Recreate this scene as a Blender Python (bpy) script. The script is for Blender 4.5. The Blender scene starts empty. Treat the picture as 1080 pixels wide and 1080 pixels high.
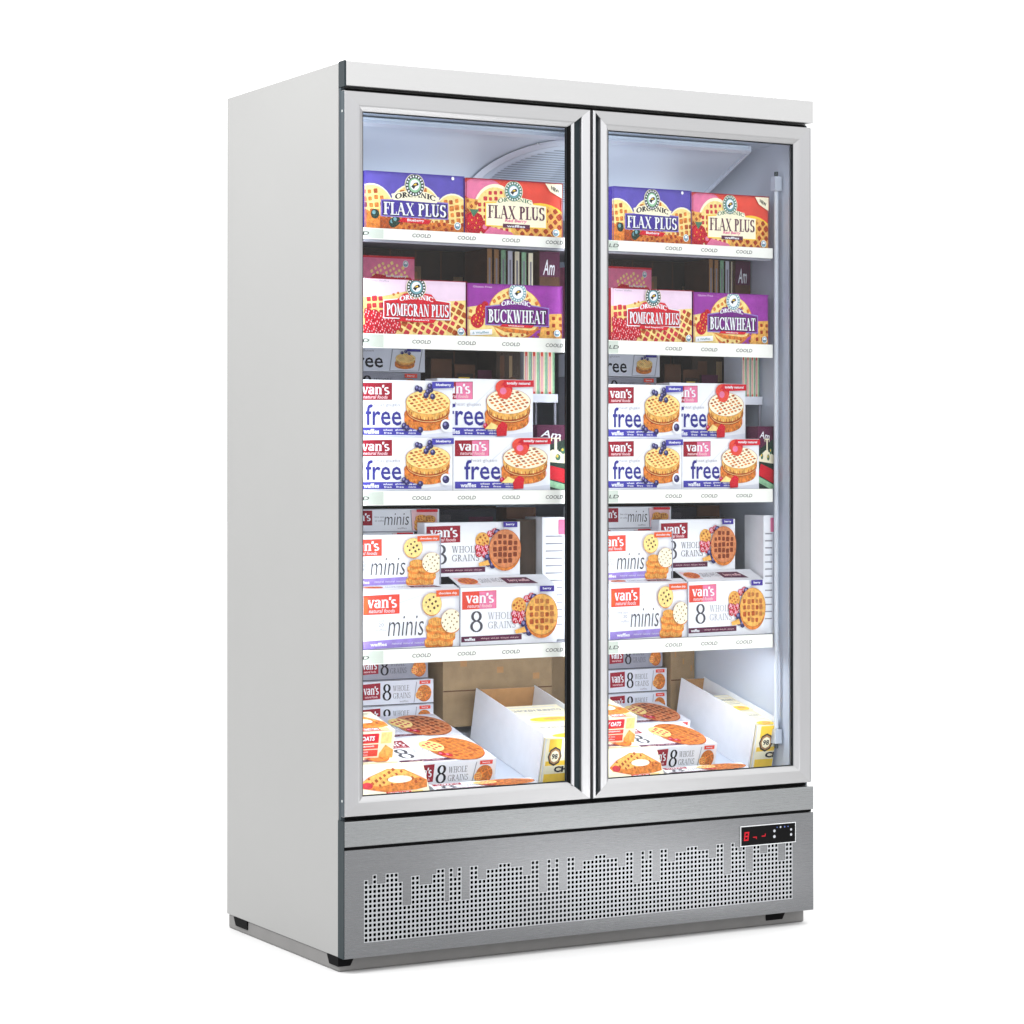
import bpy, math, random
from mathutils import Vector, Matrix

# ------------------------------------------------------------------ camera
sc = bpy.context.scene
COL = sc.collection
cd = bpy.data.cameras.new("camera"); cam = bpy.data.objects.new("camera", cd); COL.objects.link(cam)
cam.location = (-2.375, -4.963, 1.0786)
cam.rotation_euler = (math.pi/2 + 0.0018, 0, -0.5128)
cd.sensor_width = 36.0; cd.sensor_fit = 'HORIZONTAL'
cd.lens = 2657.2/1080*36.0
cd.shift_y = -(540-485.31)/1080
cd.clip_end = 200
sc.camera = cam

# ------------------------------------------------------------------ light, exposure; the studio lamps below are added
W = bpy.data.worlds.new("World"); sc.world = W; W.use_nodes = True
bg = W.node_tree.nodes['Background']
wt = W.node_tree; wtc = wt.nodes.new('ShaderNodeTexCoord'); wsx = wt.nodes.new('ShaderNodeSeparateXYZ'); wmr = wt.nodes.new('ShaderNodeMapRange')
wmr.interpolation_type = 'SMOOTHSTEP'   # white studio cove, brighter overhead than at the horizon
wmr.inputs['From Min'].default_value = -0.02; wmr.inputs['From Max'].default_value = 0.24; wmr.inputs['To Min'].default_value = 1.05; wmr.inputs['To Max'].default_value = 2.05
wt.links.new(wtc.outputs['Generated'], wsx.inputs[0]); wt.links.new(wsx.outputs[2], wmr.inputs['Value']); wt.links.new(wmr.outputs[0], bg.inputs[1])
bg.inputs[0].default_value = (1, 1, 1, 1)
sc.view_settings.view_transform = 'Standard'; sc.view_settings.look = 'None'
sc.view_settings.exposure = 0.0; sc.view_settings.gamma = 1.0
sc.cycles.use_denoising = True
sc.cycles.max_bounces = 8; sc.cycles.transparent_max_bounces = 12

def area(name, loc, target, sx, sy, power, color=(1, 1, 1)):
    l = bpy.data.lights.new(name, 'AREA'); l.shape = 'RECTANGLE'; l.size = sx; l.size_y = sy
    l.energy = power; l.color = color
    o = bpy.data.objects.new(name, l); COL.objects.link(o); o.location = loc
    d = Vector(target) - Vector(loc)
    o.rotation_euler = d.to_track_quat('-Z', 'Y').to_euler()
    return o
area('softbox_lamp', (-0.6, -2.2, 4.2), (-0.3, -1.6, 0), 3.5, 3.0, 60)
area('side_softbox_lamp', (-3.0, 0.8, 4.0), (-1.8, 0.5, 0), 2.5, 3.0, 34)
area('right_floor_fill', (3.0, 0.6, 4.0), (2.2, 0.4, 0), 2.0, 2.5, 60)  # added lamp to lift the floor shadow on the right
area('side_top_fill', (-1.5, -0.1, 2.75), (0, 0.3, 1.3), 1.2, 0.8, 26)  # added near the top so the side panel falls off darker downward
area('header_fill', (1.0, -2.4, 3.2), (0.8, 0, 1.9), 1.2, 0.6, 2)  # added lamp out in front to brighten the header
spl = bpy.data.lights.new('kick_reflect_spot', 'SPOT'); spl.energy = 5600; spl.spot_size = math.radians(13); spl.spot_blend = 0.8; spl.shadow_soft_size = 0.1  # added spot: its bright floor pool reflects in the kick panel
spo = bpy.data.objects.new('kick_reflect_spot', spl); COL.objects.link(spo); spo.location = (1.35, -1.9, 4.6)
spo.rotation_euler = (Vector((1.2, -0.85, 0))-Vector((1.35, -1.9, 4.6))).to_track_quat('-Z', 'Y').to_euler()

# ------------------------------------------------------------------ materials
def lin(c):
    out = []
    for v in c:
        v /= 255.0
        out.append(v/12.92 if v <= 0.04045 else ((v+0.055)/1.055)**2.4)
    return tuple(out)
MATS = {}
def mat(name, rgb, rough=0.5, metal=0.0, noise=0.0, nscale=60.0, brush=None, emit=None, bump=0.0, coat=0.0, spec=0.5):
    if name in MATS: return MATS[name]
    m = bpy.data.materials.new(name); m.use_nodes = True
    nt = m.node_tree; b = nt.nodes['Principled BSDF']
    c = lin(rgb)
    b.inputs['Base Color'].default_value = (*c, 1)
    b.inputs['Roughness'].default_value = rough
    b.inputs['Metallic'].default_value = metal
    b.inputs['Specular IOR Level'].default_value = spec
    b.inputs['Coat Weight'].default_value = coat
    if noise or brush or bump:
        tc = nt.nodes.new('ShaderNodeTexCoord'); mp = nt.nodes.new('ShaderNodeMapping')
        nt.links.new(tc.outputs['Object'], mp.inputs[0])
        n = nt.nodes.new('ShaderNodeTexNoise'); nt.links.new(mp.outputs[0], n.inputs['Vector'])
        n.inputs['Scale'].default_value = nscale; n.inputs['Detail'].default_value = 4
        if brush: mp.inputs['Scale'].default_value = brush
        if noise:
            r = nt.nodes.new('ShaderNodeMapRange'); r.inputs['From Min'].default_value = 0.3; r.inputs['From Max'].default_value = 0.7
            r.inputs['To Min'].default_value = 1-noise; r.inputs['To Max'].default_value = 1+noise
            nt.links.new(n.outputs['Fac'], r.inputs['Value'])
            mx = nt.nodes.new('ShaderNodeVectorMath'); mx.operation = 'SCALE'
            mx.inputs[0].default_value = c; nt.links.new(r.outputs[0], mx.inputs['Scale'])
            nt.links.new(mx.outputs[0], b.inputs['Base Color'])
        if brush:
            rr = nt.nodes.new('ShaderNodeMapRange'); rr.inputs['To Min'].default_value = rough*0.75; rr.inputs['To Max'].default_value = rough*1.3
            nt.links.new(n.outputs['Fac'], rr.inputs['Value']); nt.links.new(rr.outputs[0], b.inputs['Roughness'])
        if bump:
            bp = nt.nodes.new('ShaderNodeBump'); bp.inputs['Strength'].default_value = bump; bp.inputs['Distance'].default_value = 0.0006
            nt.links.new(n.outputs['Fac'], bp.inputs['Height']); nt.links.new(bp.outputs[0], b.inputs['Normal'])
    if emit:
        b.inputs['Emission Color'].default_value = (*lin(rgb), 1); b.inputs['Emission Strength'].default_value = emit
    MATS[name] = m
    return m

floor_m = mat('white_floor', (201, 201, 201), 0.8, spec=0.1)
side_m = mat('painted_side', (140, 140, 139), 0.45, 0.0, noise=0.012, nscale=3, bump=0.03)
alu_h = mat('aluminium_brushed_long', (164, 164, 165), 0.33, 0.92, noise=0.02, nscale=12, brush=(0.6, 8, 40), bump=0.05)
alu_v = mat('aluminium_brushed_tall', (166, 166, 168), 0.33, 0.92, noise=0.02, nscale=12, brush=(40, 8, 0.6), bump=0.05)
head_m = mat('header_steel', (180, 180, 180), 0.35, 0.8, noise=0.012, nscale=12, brush=(0.5, 8, 30), bump=0.04)
steel = mat('stainless_steel', (134, 136, 137), 0.27, 0.85, noise=0.03, nscale=14, brush=(0.6, 8, 50), bump=0.06)
slate = mat('slate_trim', (58, 68, 74), 0.45, 0.2, spec=0.25)
slate_d = mat('dark_slate_trim', (30, 40, 44), 0.45, 0.2, spec=0.2)
black = mat('black_gasket', (8, 8, 9), 0.7, spec=0.08)
hole_m = mat('machine_shade', (3, 3, 3), 0.9, spec=0.0)
base_m = mat('base_grey', (112, 111, 110), 0.6, noise=0.05, nscale=20)
screw_m = mat('screw', (200, 205, 205), 0.25, 0.9)
liner = mat('liner_blue', (188, 202, 218), 0.35, noise=0.02, nscale=4)
liner_w = mat('liner_side', (196, 205, 220), 0.3, noise=0.02, nscale=4)
grille_d = mat('grille_slot', (120, 134, 150), 0.5)
shelf_m = mat('shelf_grey', (150, 152, 165), 0.45)
strip_m = mat('price_strip', (244, 246, 240), 0.35, noise=0.02, nscale=25)
strip_g = mat('price_strip_end', (206, 216, 206), 0.35, noise=0.03, nscale=30)
tube_m = mat('lamp_tube', (214, 222, 234), 0.3)

# ------------------------------------------------------------------ builders
class MB:
    def __init__(s): s.v = []; s.f = []; s.m = []; s.mats = []
    def mi(s, m):
        if m not in s.mats: s.mats.append(m)
        return s.mats.index(m)
    def face(s, pts, m):
        i = len(s.v); s.v += [tuple(p) for p in pts]; s.f.append(tuple(range(i, i+len(pts)))); s.m.append(s.mi(m))
    def mesh(s, verts, faces, m):
        i = len(s.v); s.v += [tuple(p) for p in verts]
        for f in faces: s.f.append(tuple(i+k for k in f)); s.m.append(s.mi(m))
    def box(s, x0, x1, y0, y1, z0, z1, m):
        v = [(x, y, z) for z in (z0, z1) for y in (y0, y1) for x in (x0, x1)]
        s.mesh(v, [(0, 2, 3, 1), (4, 5, 7, 6), (0, 1, 5, 4), (2, 6, 7, 3), (0, 4, 6, 2), (1, 3, 7, 5)], m)
    def loft(s, loops, m, caps=True):
        n = len(loops[0]); vs = [p for l in loops for p in l]; fs = []
        for k in range(len(loops)-1):
            for i in range(n):
                j = (i+1) % n
                fs.append((k*n+i, k*n+j, (k+1)*n+j, (k+1)*n+i))
        if caps: fs += [tuple(range(n))[::-1], tuple((len(loops)-1)*n+i for i in range(n))]
        s.mesh(vs, fs, m)
    def build(s, name, parent=None, bevel=0.0, smooth=False, recalc=True):
        me = bpy.data.meshes.new(name); me.from_pydata(s.v, [], s.f)
        for m in s.mats: me.materials.append(m)
        me.polygons.foreach_set('material_index', s.m)
        if smooth: me.polygons.foreach_set('use_smooth', [True]*len(s.f))
        me.update()
        if recalc:
            import bmesh
            bm = bmesh.new(); bm.from_mesh(me); bmesh.ops.recalc_face_normals(bm, faces=bm.faces); bm.to_mesh(me); bm.free()
        o = bpy.data.objects.new(name, me); COL.objects.link(o)
        if parent: o.parent = parent
        if bevel:
            md = o.modifiers.new('bevel', 'BEVEL'); md.width = bevel; md.segments = 2; md.limit_method = 'ANGLE'
        return o
def cyl(mb, c, axis, r, L, m, n=20, r2=None):
    r2 = r if r2 is None else r2
    ax = 'xyz'.index(axis); loops = []
    for t, rr in ((0, r), (L, r2)):
        lp = []
        for i in range(n):
            a = 2*math.pi*i/n; p = list(c); p[ax] += t
            p[(ax+1) % 3] += rr*math.cos(a); p[(ax+2) % 3] += rr*math.sin(a); lp.append(tuple(p))
        loops.append(lp)
    mb.loft(loops, m)

# floor
mb = MB(); mb.face([(-40, -40, 0), (40, -40, 0), (40, 40, 0), (-40, 40, 0)], floor_m)
fl = mb.build('floor', recalc=False); fl.location.z = -0.0335; fl['kind'] = 'structure'

# ------------------------------------------------------------------ freezer
WID, DEP, HGT = 1.258, 0.652, 1.960
fz = bpy.data.objects.new('display_freezer', None); COL.objects.link(fz)
fz['label'] = 'tall light grey upright freezer with two glass doors and perforated steel base'
fz['category'] = 'display freezer'
# outer case
SF = 0.031
for nm, x0, x1 in (('side_panel', 0.0, 0.045), ('side_panel', 1.213, 1.2565)):
    mb = MB(); mb.box(x0, x1, SF, DEP, 0.0, HGT-0.001, side_m); mb.build(nm, fz, bevel=0.0012)
mb = MB(); mb.box(0.045, 1.213, DEP-0.045, DEP-0.001, 0.0, HGT-0.002, side_m); mb.build('back_panel', fz)
mb = MB(); mb.box(0.045, 1.213, 0.034, DEP-0.045, 1.897, HGT-0.003, side_m); mb.build('top_panel', fz)
# header
mb = MB(); mb.box(0.0045, WID, 0.0, 0.029, 1.906, 1.9605, head_m); h = mb.build('header_panel', fz, bevel=0.0015)
mb = MB(); mb.box(0.0005, 0.0045, 0.0005, 0.0305, 1.904, 1.9612, slate_d); mb.build('end_cap', h, bevel=0.0006)
# dark gaps behind doors: front face ring of the case
mb = MB()
mb.box(0.002, 0.045, 0.0225, 0.0305, 0.300, 1.9035, slate); mb.box(1.213, 1.2545, 0.0225, 0.0305, 0.300, 1.9035, slate)
mb.box(0.045, 1.213, 0.0225, 0.033, 1.862, 1.9035, black); mb.box(0.045, 1.213, 0.0225, 0.033, 0.300, 0.342, black)
mb.build('front_frame', fz)
mb = MB(); mb.box(0.012, 1.245, 0.0165, 0.0222, 1.866, 1.9025, black); mb.box(0.012, 1.245, 0.0165, 0.0222, 0.301, 0.338, black)
mb.box(0.006, 0.030, 0.0165, 0.0222, 0.338, 1.866, black); mb.box(1.226, 1.245, 0.0165, 0.0222, 0.338, 1.866, black)
mb.box(0.600, 0.660, 0.0165, 0.0222, 0.338, 1.866, black)
mb.build('door_gasket', fz)
# centre mullion
mb = MB(); mb.box(0.606, 0.656, 0.0225, 0.058, 0.342, 1.862, liner_w); mb.build('centre_mullion', fz, bevel=0.002)

# doors
def bar(mb, side, X0, X1, Z0, Z1, wL, wR, wT, wB, prof, m):
    """prof: closed loop of (fraction 0..1 across the bar, y)"""
    A, B = [], []
    for t, y in prof:
        if side == 'L': A.append((X0+t*wL, y, Z0+t*wB)); B.append((X0+t*wL, y, Z1-t*wT))
        if side == 'R': A.append((X1-t*wR, y, Z0+t*wB)); B.append((X1-t*wR, y, Z1-t*wT))
        if side == 'T': A.append((X0+t*wL, y, Z1-t*wT)); B.append((X1-t*wR, y, Z1-t*wT))
        if side == 'B': A.append((X0+t*wL, y, Z0+t*wB)); B.append((X1-t*wR, y, Z0+t*wB))
    mb.loft([A, B], m)
FLAT = [(0, 0.0158), (0, 0.002), (0.03, 0.0), (0.70, -0.0005), (0.78, 0.0008), (0.97, 0.0062), (1.0, 0.0075), (1.0, 0.0158)]
def door(X0, X1, Z0, Z1, wL, wR, grip):
    wT = wB = 0.0425
    wB = 0.042
    d = bpy.data.objects.new('door', None); COL.objects.link(d); d.parent = fz
    mb = MB()
    args = (X0, X1, Z0, Z1, wL, wR, wT, wB)
    bar(mb, 'T', *args, FLAT, alu_h); bar(mb, 'B', *args, FLAT, alu_h)
    if grip == 'R':
        bar(mb, 'L', *args, FLAT, alu_v)
        # outer bright bar, dark groove, thin lip, black inner edge
        bar(mb, 'R', *args, [(0, 0.0158), (0, 0.001), (0.02, 0), (0.36, -0.0004), (0.40, 0.002), (0.40, 0.0158)], head_v)
        bar(mb, 'R', *args, [(0.402, 0.0158), (0.402, 0.010), (0.70, 0.012), (0.735, 0.0135), (0.735, 0.0158)], slate_d)
        bar(mb, 'R', *args, [(0.737, 0.0158), (0.737, 0.002), (0.76, 0.0), (0.86, 0.0), (0.88, 0.002), (0.88, 0.0158)], head_v)
        bar(mb, 'R', *args, [(0.882, 0.0158), (0.882, 0.004), (1.0, 0.006), (1.0, 0.0158)], black)
    else:
        bar(mb, 'R', *args, FLAT, alu_v)
        bar(mb, 'L', *args, [(0, 0.0158), (0, 0.001), (0.02, 0), (0.13, 0), (0.15, 0.001), (0.15, 0.0158)], head_v)
        bar(mb, 'L', *args, [(0.152, 0.0158), (0.152, 0.010), (0.40, 0.012), (0.43, 0.0135), (0.43, 0.0158)], slate_d)
        bar(mb, 'L', *args, [(0.432, 0.0158), (0.432, 0.002), (0.45, 0.0), (0.80, -0.0004), (0.84, 0.0008), (0.98, 0.006), (1.0, 0.0075), (1.0, 0.0158)], head_v)
    mb.build('door_frame', d)
    mb = MB()
    sx = X0 if grip == 'R' else X1
    a, b = (sx-0.0012, sx-0.0002) if grip == 'R' else (sx+0.0002, sx+0.0012)
    mb.box(a, b, 0.0012, 0.0155, Z0+0.001, Z1-0.001, slate); mb.build('edge_strip', d)
    # inner black gasket line
    mb = MB(); gx0, gx1, gz0, gz1 = X0+wL, X1-wR, Z0+wB, Z1-wT; t = 0.0022
    for q in ((gx0, gx1, gz1-t, gz1), (gx0, gx1, gz0, gz0+t), (gx0, gx0+t*.7, gz0+t, gz1-t), (gx1-t*1.2, gx1, gz0+t, gz1-t)):
        mb.box(q[0], q[1], 0.0085, 0.0150, q[2], q[3], gask)
    mb.build('glass_seal', d)
    mb = MB(); mb.box(gx0+.0005, gx1-.0005, 0.0100, 0.0140, gz0+.0005, gz1-.0005, glass_m); mb.build('glass', d)
    for z in (Z0+0.035, Z1-0.045):
        mb = MB(); cyl(mb, (sx+(-0.0022 if grip == 'R' else 0.0012), 0.008, z), 'x', 0.003, 0.0012, screw_m, 12); mb.build('hinge_screw', d)
    return d
head_v = mat('bright_bar', (188, 188, 190), 0.33, 0.85, noise=0.015, nscale=12, brush=(40, 8, 0.6), bump=0.04)
gask = mat('dark_seal', (30, 33, 36), 0.5, spec=0.15)
glass_m = bpy.data.materials.new('door_glass'); glass_m.use_nodes = True
nt = glass_m.node_tree; nt.nodes.clear()
o_ = nt.nodes.new('ShaderNodeOutputMaterial'); mx = nt.nodes.new('ShaderNodeMixShader'); tr = nt.nodes.new('ShaderNodeBsdfTransparent')
gl = nt.nodes.new('ShaderNodeBsdfGlossy'); fr = nt.nodes.new('ShaderNodeFresnel'); fr.inputs[0].default_value = 1.25
gl.inputs['Roughness'].default_value = 0.02; tr.inputs[0].default_value = (0.985, 0.992, 0.995, 1)
nt.links.new(fr.outputs[0], mx.inputs[0]); nt.links.new(tr.outputs[0], mx.inputs[1]); nt.links.new(gl.outputs[0], mx.inputs[2]); nt.links.new(mx.outputs[0], o_.inputs[0])
door(0.0005, 0.6265, 0.3095, 1.8955, 0.0475, 0.0575, 'R')
door(0.6345, 1.2495, 0.3095, 1.8955, 0.0445, 0.0460, 'L')

# trim strip, perforated kick panel
mb = MB(); mb.box(0.0005, 1.2585, 0.0, 0.0295, 0.2435, 0.2995, steel); mb.build('trim_strip', fz, bevel=0.0018)
mb = MB(); mb.box(0.003, 1.255, 0.006, 0.030, 0.2375, 0.2430, black); mb.build('shadow_gap', fz)
heights = [13,12,14,12,12,14,14,14,12,7,7,13,13,11,11,11,13,14,14,7,14,12,14,7,7] + [14,14,11,11,13,13,13,14,14,14,13,13,13,11,11,14,14,7,7,14,12,14,7,7]*3
heights = heights[:93] + [13,12,13,7,7,13,13,11,11,13,13,13,9,9,13,13,13]
N = len(heights[:109]); P = 0.01053; HX = 0.053; HZ = 0.0375; a = 0.0070
steel_kick = mat('kick_steel', (114, 115, 117), 0.26, 0.85, noise=0.03, nscale=14, brush=(0.6, 8, 50), bump=0.06)
rim_m = mat('painted_bright_rim', (165, 167, 170), 0.4, 0.7)  # edge brightness painted into the colour round each hole
edge_m = mat('punched_edge', (214, 216, 218), 0.4, 0.6)
mb = MB(); x0, x1, z0, z1 = 0.0005, 1.2575, 0.0005, 0.2368
gx = [HX-P/2+i*P for i in range(N+1)]; gz = [HZ-P/2+j*P for j in range(15)]
mb.face([(x0,0,z0),(x1,0,z0),(x1,0,gz[0]),(x0,0,gz[0])], steel_kick)
mb.face([(x0,0,gz[-1]),(x1,0,gz[-1]),(x1,0,z1),(x0,0,z1)], steel_kick)
mb.face([(x0,0,gz[0]),(gx[0],0,gz[0]),(gx[0],0,gz[-1]),(x0,0,gz[-1])], steel_kick)
mb.face([(gx[-1],0,gz[0]),(x1,0,gz[0]),(x1,0,gz[-1]),(gx[-1],0,gz[-1])], steel_kick)
TH = 0.0009
for i in range(N):
    for j in range(14):
        X, Z = gx[i], gz[j]
        if j >= heights[i]:
            mb.face([(X,0,Z),(X+P,0,Z),(X+P,0,Z+P),(X,0,Z+P)], steel_kick); continue
        cx, cz = X+P/2, Z+P/2
        outer = [(X,Z),(X+P,Z),(X+P,Z+P),(X,Z+P)]
        r = 0.0016; inner = []
        for k, (sx, sz) in enumerate(((-1,-1),(1,-1),(1,1),(-1,1))):
            c = (cx+sx*(a/2-r), cz+sz*(a/2-r)); a0 = math.pi+k*math.pi/2
            inner.append([(c[0]+r*math.cos(a0+q*math.pi/4), c[1]+r*math.sin(a0+q*math.pi/4)) for q in range(3)])
        for k in range(4):
            k2 = (k+1) % 4
            pts = [outer[k], outer[k2], inner[k2][1], inner[k2][0], inner[k][2], inner[k][1]]
            mb.face([(p[0],0,p[1]) for p in pts], rim_m)
        ring = [p for c in inner for p in c]
        for k in range(len(ring)):
            p, q = ring[k], ring[(k+1) % len(ring)]
            mb.face([(p[0],0,p[1]),(q[0],0,q[1]),(q[0],TH,q[1]),(p[0],TH,p[1])], edge_m)
# returned edges of the sheet
for q in (((x0,z0),(x1,z0)),((x1,z0),(x1,z1)),((x1,z1),(x0,z1))):
    (ax_, az), (bx_, bz) = q
    mb.face([(ax_,0,az),(bx_,0,bz),(bx_,0.028,bz),(ax_,0.028,az)], steel_kick)
kick = mb.build('perforated_panel', fz, recalc=False)
mb = MB(); mb.box(-0.0008, 0.0003, 0.0006, 0.0305, 0.0, 0.300, slate_m2 := mat('teal_slate', (30, 42, 46), 0.45, 0.2, spec=0.2)); mb.build('edge_strip', kick)
mb = MB(); mb.box(0.03, 1.23, 0.012, 0.016, 0.01, 0.23, hole_m); mb.build('shade_backing', fz)  # black sheet stands in for the unlit space behind the holes
# control display
mb = MB(); mb.box(1.0425, 1.2035, -0.0022, -0.0004, 0.1685, 0.2170, edge_m); disp = mb.build('control_panel', fz)
blk = mat('display_black', (5, 5, 6), 0.3, spec=0.08)
mb = MB(); mb.box(1.0445, 1.2015, -0.0030, -0.0023, 0.1703, 0.2152, blk); mb.build('display_window', disp)
red = mat('led_red', (168, 22, 34), 0.5, emit=0.2, spec=0.1); wht = mat('icon_white', (160, 163, 168), 0.5, emit=0.1); blu = mat('icon_blue', (70, 90, 150), 0.5, emit=0.2)
def seg7(mb, x, z, w, h, segs, m, t=0.0030, y=-0.0034):
    S = {'a':(0,h-t,w,h),'g':(0,h/2-t/2,w,h/2+t/2),'d':(0,0,w,t),'f':(0,h/2+t/2+.0004,t,h-t-.0004),'b':(w-t,h/2+t/2+.0004,w,h-t-.0004),'e':(0,t+.0004,t,h/2-t/2-.0004),'c':(w-t,t+.0004,w,h/2-t/2-.0004)}
    for s in segs:
        q = S[s]; sl = 0.12
        mb.face([(x+q[0]+sl*q[1], y, z+q[1]), (x+q[2]+sl*q[1], y, z+q[1]), (x+q[2]+sl*q[3], y, z+q[3]), (x+q[0]+sl*q[3], y, z+q[3])], m)
mb = MB(); seg7(mb, 1.051, 0.182, 0.0135, 0.021, 'abcdefg', red, .0034); mb.build('digit', disp, recalc=False)
mb = MB(); seg7(mb, 1.077, 0.182, 0.011, 0.014, 'gc', red, .0022); mb.build('digit', disp, recalc=False)
mb = MB(); seg7(mb, 1.102, 0.182, 0.011, 0.016, 'gb', red, .0022); mb.build('digit', disp, recalc=False)
def disc_xz(mb, x, z, r, m, y=-0.0034, n=14):
    mb.face([(x+r*math.cos(2*math.pi*i/n), y, z+r*math.sin(2*math.pi*i/n)) for i in range(n)], m)
for (x, z, r, m) in ((1.140,.200,.0042,wht),(1.140,.1865,.0046,wht),(1.189,.200,.0036,wht),(1.189,.188,.0042,wht),(1.158,.208,.0030,wht),(1.170,.208,.0024,blu),(1.148,.208,.0018,blu),(1.180,.208,.0018,blu)):
    mb = MB(); disc_xz(mb, x, z, r*.8, m); mb.build('button', disp, recalc=False)

# plinth and feet
mb = MB(); mb.box(0.003, 1.254, 0.034, DEP-0.004, -0.033, -0.0005, base_m); mb.build('plinth', fz, bevel=0.003)
for x0, x1, y0, y1 in ((-0.0005, 0.040, 0.0305, 0.088), (1.140, 1.198, 0.0305, 0.088), (-0.0005, 0.04, 0.530, 0.610), (1.140, 1.198, 0.530, 0.610)):
    mb = MB(); t = 0.010
    A = [(x0, y0, -0.001), (x1, y0, -0.001), (x1, y1, -0.001), (x0, y1, -0.001)]
    B = [(x0+.001, y0+.001, -0.021), (x1-t, y0+.001, -0.021), (x1-t, y1-t, -0.021), (x0+.001, y1-t, -0.021)]
    mb.loft([A, B], black); mb.build('foot', fz)

# liner
IX0, IX1, IYB = 0.0455, 1.2125, 0.585
mb = MB(); mb.box(IX1-.002, IX1+0.0003, 0.0335, IYB, 0.306, 1.860, liner_w)
mb.build('liner_side', fz)
mb = MB(); mb.box(IX0-.0003, IX0+.0015, 0.0335, IYB, 0.306, 1.860, liner_w); mb.build('liner_side', fz)
mb = MB(); mb.box(IX0, IX1, IYB, IYB+.004, 0.306, 1.860, liner); mb.build('liner_back', fz)
mb = MB(); mb.box(IX0, IX1, 0.0335, IYB, 1.860, 1.866, liner); mb.build('liner_ceiling', fz)
mb = MB(); mb.box(IX0, IX1, 0.0335, IYB, 0.300, 0.306, liner_w); mb.build('liner_floor', fz)
# sloping evaporator cover with D-shaped fan grille
BY0, BZ0, BY1, BZ1 = 0.10, 1.855, 0.46, 1.688
sl = (BZ1-BZ0)/(BY1-BY0)
mb = MB()
prof = [(BY0, BZ0), (BY0+.004, BZ0-.010), (BY1, BZ1), (BY1, BZ1+.012), (BY0+.006, BZ0+.002)]
mb.loft([[(IX0+.002, y, z) for y, z in prof], [(1.1385, y, z) for y, z in prof]], liner); cov = mb.build('evaporator_cover', fz, bevel=0.0015)
mb = MB()
prof2 = [(BY0-.003, BZ0-.012), (BY0+.006, BZ0-.019), (BY0+.010, BZ0-.013), (BY0+.002, BZ0-.004)]
mb.loft([[(IX0+.003, y, z) for y, z in prof2], [(1.1405, y, z) for y, z in prof2]], liner_w)
prof3 = [(1.1385, .0), (1.1445, .0)]
mb.mesh([(1.1388, BY0, BZ0-.014), (1.1448, BY0, BZ0-.014), (1.1448, BY1, BZ1-.009), (1.1388, BY1, BZ1-.009),
         (1.1388, BY0, BZ0), (1.1448, BY0, BZ0), (1.1448, BY1, BZ1+.012), (1.1388, BY1, BZ1+.012)],
        [(0,1,2,3),(4,7,6,5),(0,4,5,1),(1,5,6,2),(2,6,7,3),(3,7,4,0)], liner_w)
mb.build('cover_edge', cov)
def onb(x, y, off): # point on the sloping cover, off below it
    z = BZ0-.010 + sl*(y-BY0-.004); n = Vector((0, sl, -1)).normalized()
    return (x, y+n.y*off, z+n.z*off)
GC = (0.672, 0.292); GRX, GRY = 0.198, 0.186
def arc_pts(rx, ry, n=36): return [(GC[0]+rx*math.cos(t), GC[1]+ry*math.sin(t)) for t in [math.pi/2+math.pi*i/n for i in range(n+1)]]
mb = MB()
o1 = arc_pts(GRX, GRY); o2 = arc_pts(GRX-.014, GRY-.014)
for i in range(len(o1)-1):
    A, B, C_, D = o1[i], o1[i+1], o2[i+1], o2[i]
    mb.face([onb(*A, .002), onb(*B, .002), onb(*C_, .010), onb(*D, .010)], liner_w)
mb.face([onb(x, y, .0105) for x, y in o2], liner)
nsl = 34
for k in range(1, nsl):
    y = GC[1]-(GRY-.03)+2*(GRY-.03)*k/nsl
    hw = (GRX-.035)*math.sqrt(max(0, 1-((y-GC[1])/(GRY-.028))**2))
    xr = .760
    mb.face([onb(GC[0]-hw, y-.0016, .0115), onb(xr, y-.0016, .0115), onb(xr, y+.0016, .0115), onb(GC[0]-hw, y+.0016, .0115)], grille_d)
mb.build('fan_grille', cov, recalc=False)
for sx, sy in ((0.565, 0.135), (0.655, 0.118)):
    mb = MB(); p = onb(sx, sy, 0.001); cyl(mb, (p[0], p[1], p[2]-.003), 'z', .004, .003, screw_m, 10); mb.build('screw', cov)
# light tubes (right one shows in the photo, behind the right door)
for xx in (1.196, 0.062):
    mb = MB(); cyl(mb, (xx, 0.068, 0.435), 'z', 0.0055, 1.31, tube_m, 16); tb = mb.build('light_tube', fz, smooth=False)
    for z0_ in (0.400, 1.745):
        mb = MB(); mb.box(xx-.009, xx+.010, .058, .078, z0_, z0_+.035, liner_w); cyl(mb, (xx, .068, z0_-.012 if z0_ < 1 else z0_+.035), 'z', .005, .012, slate, 10)
        mb.build('tube_holder', tb, bevel=.001)
# shelves with price strips
SH = [1.604, 1.370, 1.020, 0.667]
BAY = [(0.049, 0.596), (0.662, 1.1785)]
for zt in SH:
    for (bx0, bx1) in BAY:
        mb = MB(); mb.box(bx0, bx1, 0.066, 0.50, zt-.016, zt-.001, shelf_m); mb.box(bx0, bx1, 0.066, 0.075, zt-.030, zt-.0165, shelf_m); mb.box(bx1, .656 if bx1 < .7 else 1.2085, 0.125, 0.50, zt-.016, zt-.001, shelf_m)
        s = mb.build('shelf', fz)
        h_ = 0.0245 if zt > 1.5 else 0.032
        mb = MB(); mb.box(bx0, bx1, 0.058, 0.0655, zt-h_, zt, strip_m)
        g0 = bx0+.0; mb.box(g0+.001, g0+.075, 0.0574, 0.0579, zt-h_+.002, zt-.002, strip_g)
        ps = mb.build('price_strip', s)

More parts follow.
